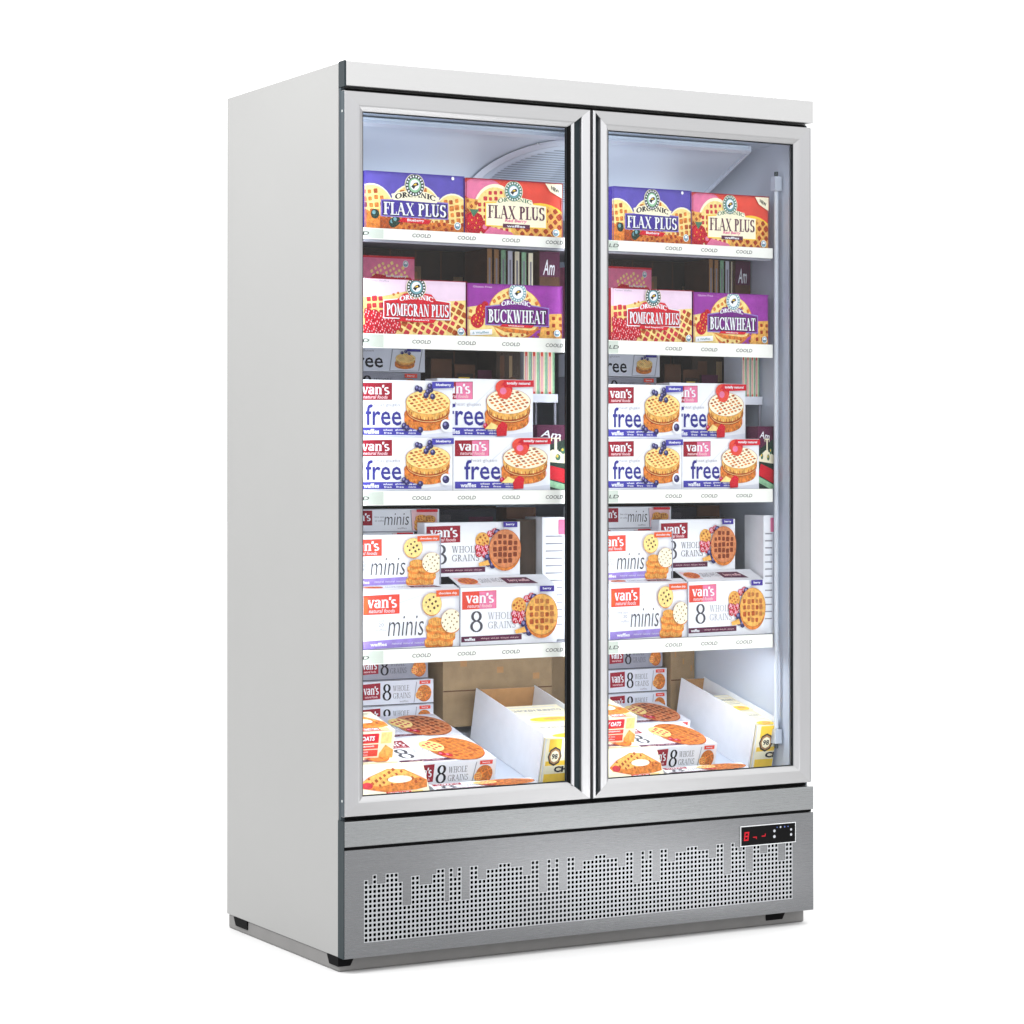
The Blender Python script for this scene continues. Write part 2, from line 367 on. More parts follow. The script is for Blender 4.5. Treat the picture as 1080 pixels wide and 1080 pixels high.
# interior lamps (tubes behind frame and mullion; ceiling, deck and shelf fills are added)
def inner(name, loc, rot, sx, sy, p):
    l = bpy.data.lights.new(name, 'AREA'); l.shape = 'RECTANGLE'; l.size = sx; l.size_y = sy; l.energy = p; l.color = (0.95, 0.98, 1.0)
    o = bpy.data.objects.new(name, l); COL.objects.link(o); o.location = loc; o.rotation_euler = rot
    return o
def look(name, loc, d, sx, sy, p):
    o = inner(name, loc, Vector(d).to_track_quat('-Z', 'Y').to_euler(), sx, sy, p); return o
look('left_tube_lamp', (0.053, 0.050, 1.1), (0.6, 1, 0), 0.012, 1.45, 1.1)
look('mullion_lamp', (0.601, 0.050, 1.1), (-0.6, 1, 0), 0.010, 1.45, 0.4)
look('mullion_lamp', (0.661, 0.050, 1.1), (0.6, 1, 0), 0.010, 1.45, 1.1)
for (bx0, bx1) in BAY:
    inner('deck_fill', ((bx0+bx1)/2, 0.085, 0.628), Vector((0, .5, -1)).to_track_quat('-Z', 'Y').to_euler(), bx1-bx0-.05, 0.012, 1.0)  # added fill to brighten the bottom stock
    inner('ceiling_fill', ((bx0+bx1)/2, 0.060, 1.857), Vector((0, .45, -1)).to_track_quat('-Z', 'Y').to_euler(), bx1-bx0-.05, 0.02, 0.07)  # added fill to lift the liner behind the top shelf
    inner('baffle_fill', ((bx0+bx1)/2, 0.32, 1.612), (math.pi, 0, 0), bx1-bx0-.08, 0.16, 0.5)  # added up-facing fill, unseen behind the cartons, lights the sloping cover
#CONTENTS#
# ================================================================== printed cartons
R = random.Random(7)
def pm(name, rgb, noise=0.05, ns=90, rough=0.5): return mat('print_'+name, rgb, rough, noise=noise, nscale=ns, spec=0.2)
INK = {k: pm(k, *v) for k, v in dict(
    white=((240, 243, 250), 0.02, 40), cream=((250, 243, 214), 0.03, 60), paper=((222, 226, 238), 0.03, 30), grey=((150, 152, 166), 0.06, 40),
    greytext=((150, 150, 160),), darkgrey=((74, 74, 84),), slate_ink=((52, 52, 66), 0.1, 30), ink=((24, 22, 34),), violet=((92, 80, 176), 0.12, 60), violet_d=((66, 50, 150), 0.08, 60),
    lilac=((150, 130, 205), 0.12, 70), magenta=((150, 56, 160), 0.14, 50), magenta_d=((112, 26, 128), 0.06), pinkw=((238, 214, 236), 0.04, 40), pink=((226, 120, 160), 0.12, 60),
    redbg=((224, 74, 58), 0.10, 50), red=((206, 26, 44), 0.10, 60), maroon=((150, 22, 44), 0.08, 60), orange=((224, 92, 48), 0.08, 60), berry=((186, 18, 40), 0.25, 160),
    navy=((54, 52, 140), 0.06), blue_band=((70, 66, 168), 0.08, 60), blueberry=((50, 46, 96), 0.2, 200), blueberry_l=((130, 128, 180), 0.1, 200),
    waf_pale=((246, 220, 142), 0.16, 110), waf=((230, 172, 86), 0.30, 130), waf_mid=((212, 124, 50), 0.42, 130), waf_dk=((170, 78, 30), 0.42, 130),
    pocket=((184, 110, 56), 0.25, 160), pocket_d=((120, 50, 22), 0.25, 160), pocket_p=((198, 52, 62), 0.2, 160), crust=((206, 130, 84), .25, 130), syrup=((160, 56, 18), 0.2, 120),
    green=((74, 120, 92), 0.15, 120), green_l=((150, 200, 160), 0.15, 120), green_d=((34, 56, 46), 0.15, 120), teal=((110, 160, 170), 0.2, 120),
    yellow=((250, 208, 64), 0.06, 60), brown=((92, 60, 40), 0.2, 30), brown_d=((62, 48, 38), 0.25, 30), kraft=((176, 132, 86), 0.12, 30), kraft_d=((152, 128, 96), 0.14, 25),  # brown_d is very dark: shelf-gap shade put into the back cartons' colour
    plum=((88, 34, 66), 0.1), wpink=((240, 200, 206), 0.05, 60), banana=((252, 246, 216), 0.03)).items()}

_tc = {}
def text_geo(s, bold=0.0, shear=0.0, space=1.0):
    k = (s, bold, shear, space)
    if k in _tc: return _tc[k]
    c = bpy.data.curves.new('t', 'FONT'); c.body = s; c.size = 1.0; c.offset = bold; c.shear = shear; c.resolution_u = 2; c.space_character = space
    o = bpy.data.objects.new('t', c); COL.objects.link(o)
    dg = bpy.context.evaluated_depsgraph_get(); me = o.evaluated_get(dg).to_mesh()
    vs = [(v.co.x, v.co.y) for v in me.vertices]; fs = [tuple(p.vertices) for p in me.polygons]
    o.evaluated_get(dg).to_mesh_clear(); bpy.data.objects.remove(o); bpy.data.curves.remove(c)
    x0 = min(v[0] for v in vs); x1 = max(v[0] for v in vs); y0 = min(v[1] for v in vs); y1 = max(v[1] for v in vs)
    vs = [((x-x0)/(x1-x0), (y-y0)/(y1-y0)) for x, y in vs]
    _tc[k] = (vs, fs); return _tc[k]

# hand-drawn serif capitals: strokes of (points, style) in a cell of height 1
WS, TS = 0.19, 0.06
def A_(cx, cy, rx, ry, a0, a1, n=12): return [(cx+rx*math.cos(math.radians(a0+(a1-a0)*i/n)), cy+ry*math.sin(math.radians(a0+(a1-a0)*i/n))) for i in range(n+1)]
def ser(x, y, w=0.19): return ([(x-w, y), (x+w, y)], 't')
def stem(x): return [([(x, 0), (x, 1)], 'W'), ser(x, 0.03), ser(x, 0.97)]
GL = {
 'I': (0.42, stem(.21)), 'L': (0.66, stem(.22)+[([(.22, .03), (.62, .03)], 't'), ([(.61, .0), (.61, .26)], 't')]),
 'F': (0.66, stem(.22)+[([(.22, .97), (.62, .97)], 't'), ([(.61, 1), (.61, .74)], 't'), ([(.22, .52), (.48, .52)], 't'), ([(.48, .42), (.48, .62)], 't')]),
 'E': (0.68, stem(.22)+[([(.22, .97), (.62, .97)], 't'), ([(.61, 1), (.61, .76)], 't'), ([(.22, .52), (.48, .52)], 't'), ([(.48, .42), (.48, .62)], 't'), ([(.22, .03), (.64, .03)], 't'), ([(.63, 0), (.63, .26)], 't')]),
 'A': (0.86, [([(.12, 0), (.42, 1)], 't'), ([(.40, 1), (.72, 0)], 'W'), ([(.22, .33), (.60, .33)], 't'), ser(.12, .03, .11), ser(.72, .03, .15)]),
 'X': (0.84, [([(.16, 1), (.68, 0)], 'W'), ([(.68, 1), (.14, 0)], 't'), ser(.18, .97, .14), ser(.68, .97, .12), ser(.14, .03, .12), ser(.68, .03, .14)]),
 'P': (0.68, stem(.22)+[(A_(.28, .745, .27, .225, 90, -90), 'v')]), 'R': (0.80, stem(.22)+[(A_(.28, .755, .25, .215, 90, -90), 'v'), ([(.34, .52), (.72, 0)], 'W')]),
 'B': (0.72, stem(.22)+[(A_(.28, .76, .24, .21, 90, -90), 'v'), (A_(.28, .28, .30, .25, 90, -90), 'v')]),
 'U': (0.84, [([(.2, .30), (.2, 1)], 'W'), (A_(.42, .30, .22, .27, 180, 360), 'v'), ([(.64, .3), (.64, 1)], 't'), ser(.2, .97), ser(.64, .97, .13)]),
 'S': (0.62, [(A_(.31, .74, .20, .23, 35, 270, 10)+A_(.31, .27, .22, .24, 90, -145, 10), 'v'), ([(.52, 1), (.52, .74)], 't'), ([(.09, 0), (.09, .26)], 't')]),
 'O': (0.92, [(A_(.45, .5, .36, .47, 0, 360, 22), 'v')]), 'C': (0.84, [(A_(.46, .5, .36, .47, 40, 320, 18), 'v'), ([(.76, .98), (.76, .70)], 't')]),
 'G': (0.90, [(A_(.46, .5, .36, .47, 42, 320, 18), 'v'), ([(.76, .98), (.76, .70)], 't'), ([(.74, .06), (.74, .42)], 'W'), ser(.72, .42, .14)]),
 'M': (1.06, [([(.14, 0), (.18, 1)], 't'), ([(.20, 1), (.50, .06)], 'W'), ([(.50, .06), (.80, 1)], 't'), ([(.86, 0), (.86, 1)], 'W'), ser(.14, .03, .12), ser(.86, .03), ser(.88, .97, .14), ser(.14, .97, .12)]),
 'N': (0.88, [([(.16, 0), (.16, 1)], 't'), ([(.18, 1), (.70, 0)], 'W'), ([(.72, 0), (.72, 1)], 't'), ser(.16, .03, .12), ser(.14, .97, .12), ser(.72, .97, .12)]),
 'K': (0.82, stem(.22)+[([(.30, .42), (.66, 1)], 't'), ([(.36, .56), (.72, 0)], 'W'), ser(.66, .97, .11), ser(.72, .03, .13)]),
 'W': (1.14, [([(.14, 1), (.36, 0)], 'W'), ([(.36, 0), (.56, 1)], 't'), ([(.56, 1), (.78, 0)], 'W'), ([(.78, 0), (.98, 1)], 't'), ser(.14, .97, .15), ser(.98, .97, .12), ser(.56, .97, .10)]),
 'H': (0.88, stem(.2)+stem(.68)+[([(.2, .5), (.68, .5)], 't')]), 'T': (0.76, [([(.37, 0), (.37, 1)], 'W'), ser(.37, .03), ([(.04, .97), (.70, .97)], 't'), ([(.05, 1), (.05, .76)], 't'), ([(.69, 1), (.69, .76)], 't')]),
 '8': (0.66, [(A_(.32, .75, .20, .22, 0, 360, 18), 'v'), (A_(.32, .27, .25, .25, 0, 360, 18), 'v')]), ' ': (0.34, []),
 # lower case for the logo and the thin script
 'v': (0.62, [([(.08, .72), (.30, 0)], 'W'), ([(.30, 0), (.52, .72)], 't'), ser(.10, .70, .13), ser(.52, .70, .10)]),
 'a': (0.64, [(A_(.26, .22, .18, .20, 0, 360, 14), 'v'), ([(.46, .0), (.46, .50)], 'W'), (A_(.28, .50, .20, .20, 0, 150, 8), 'v')]),
 'n': (0.72, [([(.16, 0), (.16, .72)], 'W'), (A_(.36, .48, .20, .22, 150, 0, 8), 'v'), ([(.55, 0), (.55, .48)], 'W'), ser(.16, .03, .14), ser(.55, .03, .14), ser(.10, .70, .08)]),
 's': (0.52, [(A_(.26, .53, .16, .17, 35, 270, 10)+A_(.26, .19, .18, .17, 90, -145, 10), 'v')]), "'": (0.2, [([(.08, .70), (.12, .98)], 'W')]),
}
def serif_geo(s, W=WS, T=TS):
    quads = []; x = 0
    for ch in s:
        adv, strokes = GL[ch]
        for pts, st in strokes:
            for (p, q) in zip(pts[:-1], pts[1:]):
                dx, dy = q[0]-p[0], q[1]-p[1]; L = math.hypot(dx, dy) or 1
                if st == 'W': w = W
                elif st == 't': w = T
                else: w = T+(W-T)*abs(dy/L)**1.5
                if st == 'W': ox, oy = w/2, 0
                else: ox, oy = -dy/L*w/2, dx/L*w/2
                if st == 'v': e = 0.012; p = (p[0]-dx/L*e, p[1]-dy/L*e); q = (q[0]+dx/L*e, q[1]+dy/L*e)
                quads.append([(x+p[0]-ox, p[1]-oy), (x+q[0]-ox, q[1]-oy), (x+q[0]+ox, q[1]+oy), (x+p[0]+ox, p[1]+oy)])
        x += adv
    return quads, x

def clip(poly, x0, x1, y0, y1):
    for ax, lim, sg in ((0, x0, 1), (0, x1, -1), (1, y0, 1), (1, y1, -1)):
        out = []
        for i in range(len(poly)):
            a, b = poly[i-1], poly[i]; ia = sg*(a[ax]-lim) >= 0; ib = sg*(b[ax]-lim) >= 0
            if ia != ib:
                t = (lim-a[ax])/(b[ax]-a[ax]); out.append((a[0]+t*(b[0]-a[0]), a[1]+t*(b[1]-a[1])))
            if ib: out.append(b)
        poly = out
        if len(poly) < 3: return []
    return poly

class Art:
    """2D print in units where v runs 0..1 and u runs 0..a; every ink layer is a thin sheet above the last"""
    def __init__(s, a=2.0): s.a = a; s.p = []; s.L = 1; s.k = 0
    def up(s): s.L += 1; s.k = 0
    def poly(s, pts, ink, c=None):
        c = c or (0, s.a, 0, 1)
        pts = clip(list(pts), max(0, c[0]), min(s.a, c[1]), max(0, c[2]), min(1, c[3]))
        if len(pts) >= 3: s.k = (s.k+1) % 6; s.p.append((pts, ink, s.L*0.00012+s.k*0.000016))
    def rect(s, u0, v0, u1, v1, ink, sl=0.0, c=None): s.up(); s.poly([(u0, v0), (u1, v0+sl), (u1, v1+sl), (u0, v1)], ink, c)
    def disc(s, u, v, r, ink, ry=None, n=22, c=None, up=True):
        if up: s.up()
        ry = r if ry is None else ry
        s.poly([(u+r*math.cos(2*math.pi*i/n), v+ry*math.sin(2*math.pi*i/n)) for i in range(n)], ink, c)
    def text(s, t, u, v, w, h, ink, bold=0.0, shear=0.0, rise=0.0, space=1.0):
        s.up(); vs, fs = text_geo(t, bold, shear, space)
        for f in fs: s.poly([(u+vs[i][0]*w, v+vs[i][1]*h+rise*vs[i][0]*w) for i in f], ink)
    def serif(s, t, u, v, w, h, ink, W=WS, T=TS, rise=0.0, arc=0.0):
        s.up(); q, tw = serif_geo(t, W, T); k = w/tw
        for pl in q:
            s.poly([(u+x*k, v+y*h+rise*x*k+arc*(1-(2*x/tw-1)**2)) for x, y in pl], ink)
    def pockets(s, u0, u1, v0, v1, step, ang, ink, fill=0.62, test=None, sq=1.0, c=None, jit=0.08, mix=None):
        s.up(); ca, sa = math.cos(ang), math.sin(ang); cu, cv = (u0+u1)/2, (v0+v1)/2; Rr = math.hypot(u1-u0, v1-v0)/2/min(1, sq)
        n = int(Rr/step)+2
        for i in range(-n, n+1):
            for j in range(-n, n+1):
                x, y = i*step, j*step
                def tf(x, y): return (cu+ca*x-sa*y, cv+(sa*x+ca*y)*sq)
                p = tf(x, y)
                if not (u0 <= p[0] <= u1 and v0 <= p[1] <= v1): continue
                if test and not test(*p): continue
                h = step*fill/2*(1+R.uniform(-jit*2, jit*2)); jx, jy = R.uniform(-jit, jit)*step, R.uniform(-jit, jit)*step
                s.poly([tf(x+jx+a_*h, y+jy+b_*h) for a_, b_ in ((-1, -.7), (-.7, -1), (.7, -1), (1, -.7), (1, .7), (.7, 1), (-.7, 1), (-1, .7))], mix if mix and R.random() < .4 else ink, c)
    def waffle(s, u, v, r, base='waf', pocket='pocket', rim='waf_mid', step=None, ang=0.1, sq=1.0, ry=None, thick=0.0, c=None, fill=0.6, mix=None):
        ry = r*sq if ry is None else ry; sq = ry/r
        if thick:
            s.disc(u, v-thick, r, rim, ry, 28, c); s.up(); s.poly([(u-r, v-thick), (u+r, v-thick), (u+r, v), (u-r, v)], rim, c)
        s.disc(u, v, r*1.02, 'waf_dk', ry*1.02, 28, c) if thick else None; s.disc(u, v, r, base, ry, 28, c)
        st = step or r*0.3
        s.pockets(u-r, u+r, v-ry, v+ry, st, ang, pocket, fill, lambda x, y: ((x-u)/r)**2+((y-v)/ry)**2 < 0.80, sq, c, mix=mix)
    def stack(s, u, v, r, k=1.0, top='waf_pale'):
        """two thick waffles lying on a plate seen at a slant"""
        s.disc(u-.02, v-r*.66, r*1.04, 'wpink', r*.42, 26)
        s.waffle(u-.03, v-r*.48, r, 'waf_mid', 'syrup', 'waf_mid', ry=r*.36, thick=r*.26)
        s.disc(u, v-r*.36, r*1.0, 'syrup', r*.45, 26); s.disc(u+.01, v-r*.33, r*.98, 'waf_pale', r*.44, 26); s.disc(u+.01, v-r*.31, r*.98, 'waf_dk', r*.44, 26)
        s.waffle(u, v, r, top, 'waf_mid', 'waf', step=r*.235, ry=r*.46, thick=r*.22, ang=.5, fill=.60, mix='waf_dk')
        s.up()
        for i in range(15):
            t = math.radians(196+i*10.6); s.poly([(u+r*.97*math.cos(t)+dx, v-r*.14+r*.46*math.sin(t)+dy) for dx, dy in ((-.010, -.04), (.010, -.04), (.007, .012), (-.007, .012))], 'waf_dk' if i % 3 else 'waf_pale')
        s.up()
        for i in range(13):
            t = math.radians(200+i*11.6); s.poly([(u-.03+r*.96*math.cos(t)+dx, v-r*.66+r*.36*math.sin(t)+dy) for dx, dy in ((-.010, -.03), (.010, -.03), (.007, .01), (-.007, .01))], 'waf_dk' if i % 2 else 'waf')
    def berries(s, pts, r, ink, hi, seeds=None):
        for (u, v) in pts:
            s.disc(u, v, r, ink, n=14); s.disc(u-r*.25, v+r*.3, r*.42, hi, n=10)
            if seeds:
                s.up()
                for q in range(7):
                    t = q*2.4; rr = r*.75*math.sqrt((q+.5)/7); x, y = u+rr*math.cos(t), v+rr*math.sin(t)
                    s.poly([(x-.008, y-.014), (x+.008, y-.014), (x+.008, y+.014), (x-.008, y+.014)], seeds)
    def emblem(s, u, v, r, dark='green_d', mid='green_l', core='white'):
        s.disc(u, v, r*1.06, 'cream', n=26); s.disc(u, v, r, dark, n=26); s.up()
        for i in range(18):
            t = 2*math.pi*i/18; c0, s0 = math.cos(t-.08), math.sin(t-.08); c1, s1 = math.cos(t+.08), math.sin(t+.08)
            s.poly([(u+c0*r*.74, v+s0*r*.74), (u+c1*r*.74, v+s1*r*.74), (u+c1*r*.92, v+s1*r*.92), (u+c0*r*.92, v+s0*r*.92)], core)
        s.disc(u, v, r*.66, mid, n=20); s.disc(u, v+.01, r*.50, core, n=18)
        s.up(); s.poly([(u-r*.38, v-r*.12), (u-r*.05, v+r*.22), (u+r*.30, v+r*.30), (u+r*.42, v+r*.05), (u+r*.05, v-r*.10), (u-r*.1, v-r*.34)], 'ink')
        s.up(); s.poly([(u-r*.2, v+r*.02), (u+r*.12, v+r*.20), (u+r*.2, v+r*.02)], 'yellow')
    def seal(s, u, v, r=0.07):
        s.disc(u, v, r, 'white', n=16); s.disc(u, v, r*.8, 'teal', n=16); s.disc(u, v+r*.12, r*.5, 'white', n=12)
        s.up(); s.poly([(u-r*.6, v-r*.3), (u+r*.6, v-r*.3), (u+r*.3, v-r*.1), (u-r*.3, v-r*.1)], 'navy')
    def banner(s, u0, u1, v0, v1, ink, edge='white', bump=0.0, slope=0.0):
        for ex, m_ in ((0.018, edge), (0, ink)):
            s.up(); n = 10
            top = [(u0+(u1-u0)*i/n, v1+bump*math.sin(math.pi*i/n)) for i in range(n+1)]
            s.poly([(u0-ex, v0-ex), (u1+ex, v0-ex)]+[(u+(ex if k == 0 else (-ex if k == n else 0)), v+ex) for k, (u, v) in enumerate(reversed(top))], m_)
    def logo(s, u, v, w=.72, h=.31, ink='maroon', word="van's", tail=True, fade=False):
        s.rect(u, v, u+w, v+h, ink, sl=.012)
        if fade: s.rect(u+w*.5, v+.004, u+w*.985, v+h-.004, 'pink', sl=.006)
        s.serif(word, u+w*.12, v+h*.36, w*.80, h*.56, 'white', .20, .09)
        if tail: s.text('natural foods', u+w*.15, v+h*.10, w*.72, h*.20, 'wpink', .02, .2)

def base(a, ink):
    A = Art(a); A.rect(0, 0, a, 1, ink); return A
def edges(A, ink, t=.012):
    A.rect(0, 1-t*1.6, A.a, 1, ink); A.rect(0, 0, t, 1, ink); A.rect(A.a-t, 0, A.a, 1, ink)

def d_flax_violet():
    A = base(2, 'violet')
    for (u, v, r, ry) in ((.14, .30, .44, .46), (1.02, .34, .52, .46), (1.78, .20, .40, .46)):
        A.disc(u, v+.02, r*1.02, 'cream', ry*1.02, 30); A.disc(u, v, r, 'waf_pale', ry, 30)
        A.pockets(u-r, u+r, v-ry, v+ry, .115, .12, 'waf_mid', .70, lambda x, y: ((x-u)/r)**2+((y-v)/ry)**2 < .82, mix='waf_dk')
    A.up(); A.poly([(0, 0), (2, 0), (2, .12), (1.5, .17), (.9, .12), (.4, .2), (0, .34)], 'waf_mid')
    A.pockets(0, 2, 0, .18, .12, .3, 'syrup', .5, lambda x, y: x > .3)
    A.up(); A.poly([(.3, .0), (.55, .02), (.5, .2), (.3, .22)], 'waf_dk')
    A.berries([(.20, .26), (.56, .12), (.62, .16)], .085, 'green_d', 'teal')
    A.banner(.33, 1.66, .24, .50, 'violet_d', 'lilac', .02)
    A.up(); A.poly([(.56, .52), (1.44, .50), (1.50, .60), (1.25, .68), (1.02, .71), (.78, .68), (.52, .62)], 'cream')
    A.serif('ORGANIC', .60, .53, .82, .09, 'ink', .24, .10, arc=.055)
    A.serif('FLAX PLUS', .345, .245, 1.31, .235, 'ink', .26, .10); A.serif('FLAX PLUS', .36, .26, 1.27, .215, 'white', .20, .07)
    A.up(); A.poly([(.66, .14), (.74, .22), (1.34, .20), (1.27, .12)], 'red'); A.text('Blueberry', .84, .145, .34, .06, 'white', .02)
    A.emblem(.99, .79, .19); A.seal(1.86, .12); edges(A, 'violet_d'); A.disc(1.76, .95, .03, 'white'); return A
def d_flax_red():
    A = base(2, 'redbg')
    A.disc(.35, .80, .42, 'pink', .22); A.disc(.62, .40, .46, 'cream', .52, 30); A.disc(.62, .38, .43, 'waf_pale', .48, 30)
    A.pockets(.2, 1.05, .0, .86, .11, 0.02, 'pocket_p', .62, lambda x, y: ((x-.62)/.43)**2+((y-.38)/.48)**2 < .8)
    A.disc(1.55, .16, .62, 'yellow', .46, 32); A.disc(1.56, .14, .60, 'waf', .44, 32)
    A.pockets(.95, 2, 0, .62, .135, .72, 'syrup', .70, lambda x, y: ((x-1.56)/.6)**2+((y-.14)/.44)**2 < .9)
    A.up(); A.poly([(0, .35), (.22, .45), (.26, .62), (0, .64)], 'waf'); A.pockets(0, .26, .36, .62, .12, .7, 'waf_dk', .55)
    A.berries([(.18, .20)], .20, 'berry', 'red', 'yellow'); A.berries([(.42, .10)], .11, 'berry', 'pink')
    A.up(); A.poly([(.36, .0), (.5, .14), (.95, .06), (1.0, 0)], 'pink')
    A.up(); A.poly([(.08, .44), (.28, .44), (.16, .30)], 'green')
    A.banner(.42, 1.66, .17, .56, 'cream', 'yellow', .03)
    A.up(); A.poly([(.62, .58), (1.40, .56), (1.36, .66), (1.02, .72), (.70, .67)], 'cream')
    A.serif('ORGANIC', .66, .575, .70, .07, 'green', .2, .09, arc=.05)
    A.serif('FLAX PLUS', .45, .30, 1.18, .235, 'plum', .20, .06)
    A.text('Red Berry', .80, .225, .46, .075, 'pink', .03, .2); A.rect(.76, .14, 1.32, .21, 'plum'); A.text('waffles', .84, .15, .38, .045, 'white', .02)
    A.emblem(.98, .80, .18, 'green', 'teal'); A.up(); A.poly([(1.62, 1), (2, 1), (2, .72), (1.74, .84)], 'cream'); A.text('NEW', 1.76, .88, .17, .07, 'ink', .04, 0, -.45)
    A.seal(1.86, .09); edges(A, 'maroon'); return A
def d_pome():
    A = base(2, 'pinkw')
    A.up(); A.poly([(0, .10), (0, .66), (.35, .68), (.8, .78), (1.15, .76), (1.5, .62), (2, .66), (2, 0), (0, 0)], 'waf_pale')
    A.pockets(.02, .42, .36, .66, .12, .08, 'pocket_p', .74); A.pockets(1.6, 2, .02, .64, .12, -.5, 'pocket_p', .74, mix='waf_dk')
    A.pockets(.7, 1.62, .0, .26, .12, -.5, 'pocket_p', .74, mix='waf_dk'); A.pockets(.5, 1.4, .66, .76, .09, .2, 'waf_mid', .5)
    A.berries([(.06, .08), (.22, .06), (.38, .06), (.54, .08), (.12, .22), (.28, .2), (.44, .2), (.62, .17), (.06, .36), (.2, .34), (.34, .30), (.52, .28)], .10, 'berry', 'red', 'wpink')
    A.banner(.38, 1.66, .30, .60, 'red', 'white', .05); A.up(); A.poly([(.62, .62), (1.42, .60), (1.30, .74), (1.0, .78), (.76, .74)], 'red')
    A.serif('ORGANIC', .68, .60, .66, .085, 'white', .24, .10, arc=.045)
    A.serif('POMEGRAN PLUS', .405, .315, 1.25, .25, 'maroon', .30, .12); A.serif('POMEGRAN PLUS', .42, .335, 1.22, .22, 'white', .21, .07)
    A.up(); A.poly([(.62, .24), (.7, .31), (1.4, .29), (1.34, .22)], 'red'); A.text('Red Raspberry', .80, .25, .46, .04, 'white', .02)
    A.text('Toaster Waffles', .05, .94, .42, .035, 'greytext'); A.emblem(1.0, .86, .185, 'green_d', 'teal'); A.seal(1.88, .08); edges(A, 'maroon', .008); return A
def d_buck():
    A = base(2, 'magenta')
    A.disc(1.0, .45, .58, 'waf_mid', .50, 34); A.disc(1.0, .47, .55, 'waf_pale', .48, 34)
    A.pockets(.4, 1.6, .62, .97, .11, .5, 'waf_mid', .68, lambda x, y: ((x-1.0)/.55)**2+((y-.47)/.48)**2 < .86)
    A.up(); A.poly([(0, .0), (0, .55), (.2, .58), (.4, .46), (.6, .1), (.7, 0)], 'waf_pale'); A.pockets(0, .36, .3, .56, .12, -.3, 'waf_mid', .5)
    A.up(); A.poly([(1.5, 0), (1.62, .46), (2, .48), (2, 0)], 'waf'); A.pockets(1.66, 2, .04, .46, .13, 0.05, 'syrup', .5)
    A.up(); A.poly([(.5, .22), (.8, .1), (1.3, .08), (1.6, .2), (1.3, .14), (.8, .18)], 'waf_mid'); A.pockets(.7, 1.6, 0, .09, .11, .4, 'waf_dk', .5)
    A.berries([(.30, .48), (.20, .30)], .14, 'berry', 'red', 'yellow'); A.disc(.36, .60, .07, 'berry')
    A.banner(.38, 1.70, .24, .56, 'magenta_d', 'lilac', .06); A.up(); A.poly([(.66, .60), (1.36, .58), (1.28, .70), (1.0, .75), (.76, .71)], 'magenta_d')
    A.serif('ORGANIC', .70, .585, .62, .08, 'white', .24, .10, arc=.045)
    A.serif('BUCKWHEAT', .405, .26, 1.27, .27, 'ink', .27, .11); A.serif('BUCKWHEAT', .42, .275, 1.23, .245, 'white', .20, .07)
    A.up(); A.poly([(.66, .20), (.72, .25), (1.4, .24), (1.34, .19)], 'red'); A.text('Wildberry', .84, .20, .34, .035, 'white', .02)
    A.rect(.04, .02, .50, .12, 'white', .03); A.text('6 Waffles', .09, .045, .34, .045, 'teal', .02, 0, .07); A.text('Gluten Free', .10, .92, .4, .035, 'pinkw')
    A.emblem(1.04, .85, .18, 'teal', 'white'); A.seal(1.88, .10); edges(A, 'magenta_d', .008); return A
def d_free(kind):
    A = base(2, 'white'); A.up(); A.poly([(.72, .50), (1.15, .86), (1.16, .88), (.72, .53)], 'paper')
    A.up(); A.poly([(.0, .0), (2, .0), (2, .10), (1.2, .03)], 'paper')
    A.logo(.03, .64, .70, .30, 'maroon', fade=(kind == 'straw'))
    A.text('wheat·gluten', .27, .52, .62, .075, 'greytext', -.01); A.text('free', .18 if kind == 'blue' else .22, .20, .74, .37, 'navy', .010)
    A.rect(.03, .035, 1.34, .165, 'blue_band'); A.text('waffles', .14, .055, .32, .085, 'white', .03)
    for k, (a_, b_) in enumerate((('wheat', 'free'), ('gluten', 'free'), ('made with', 'whole rice'))):
        A.text(a_, .54+.25*k, .105, .20, .038, 'white', .02); A.text(b_, .56+.25*k, .055, .16, .035, 'white', .02)
    A.stack(1.47, .62, .46, top='waf_pale' if kind == 'blue' else 'cream')
    if kind == 'blue':
        A.berries([(1.24, .86), (1.30, .84), (1.46, .80), (1.52, .84), (1.42, .74), (1.56, .72), (1.50, .90)], .055, 'blueberry', 'blueberry_l')
        A.berries([(.96, .20), (1.02, .16), (1.30, .13)], .055, 'blueberry', 'blueberry_l'); A.disc(1.83, .21, .11, 'white'); A.berries([(1.83, .21)], .075, 'blueberry', 'blueberry_l')
        A.up(); A.poly([(1.54, .86), (2, .88), (2, .99), (1.54, .98)], 'blue_band'); A.text('blueberry', 1.62, .895, .32, .06, 'white', .03)
    else:
        A.disc(1.36, .86, .17, 'redbg', .13); A.disc(1.42, .84, .13, 'red', .12); A.disc(1.38, .78, .15, 'redbg', .12); A.disc(1.35, .80, .07, 'pink', .06)
        A.up(); A.poly([(1.22, .02), (1.42, .03), (1.44, .22), (1.34, .28), (1.20, .18)], 'red'); A.berries([(.98, .20)], .05, 'berry', 'pink')
        A.up(); A.poly([(.96, .14), (1.1, .26), (1.24, .20), (1.2, .14)], 'waf_pale')
        A.up(); A.poly([(1.36, .86), (2, .88), (2, .99), (1.36, .99)], 'red'); A.text('totally natural', 1.42, .90, .50, .06, 'white', .03)
    return A
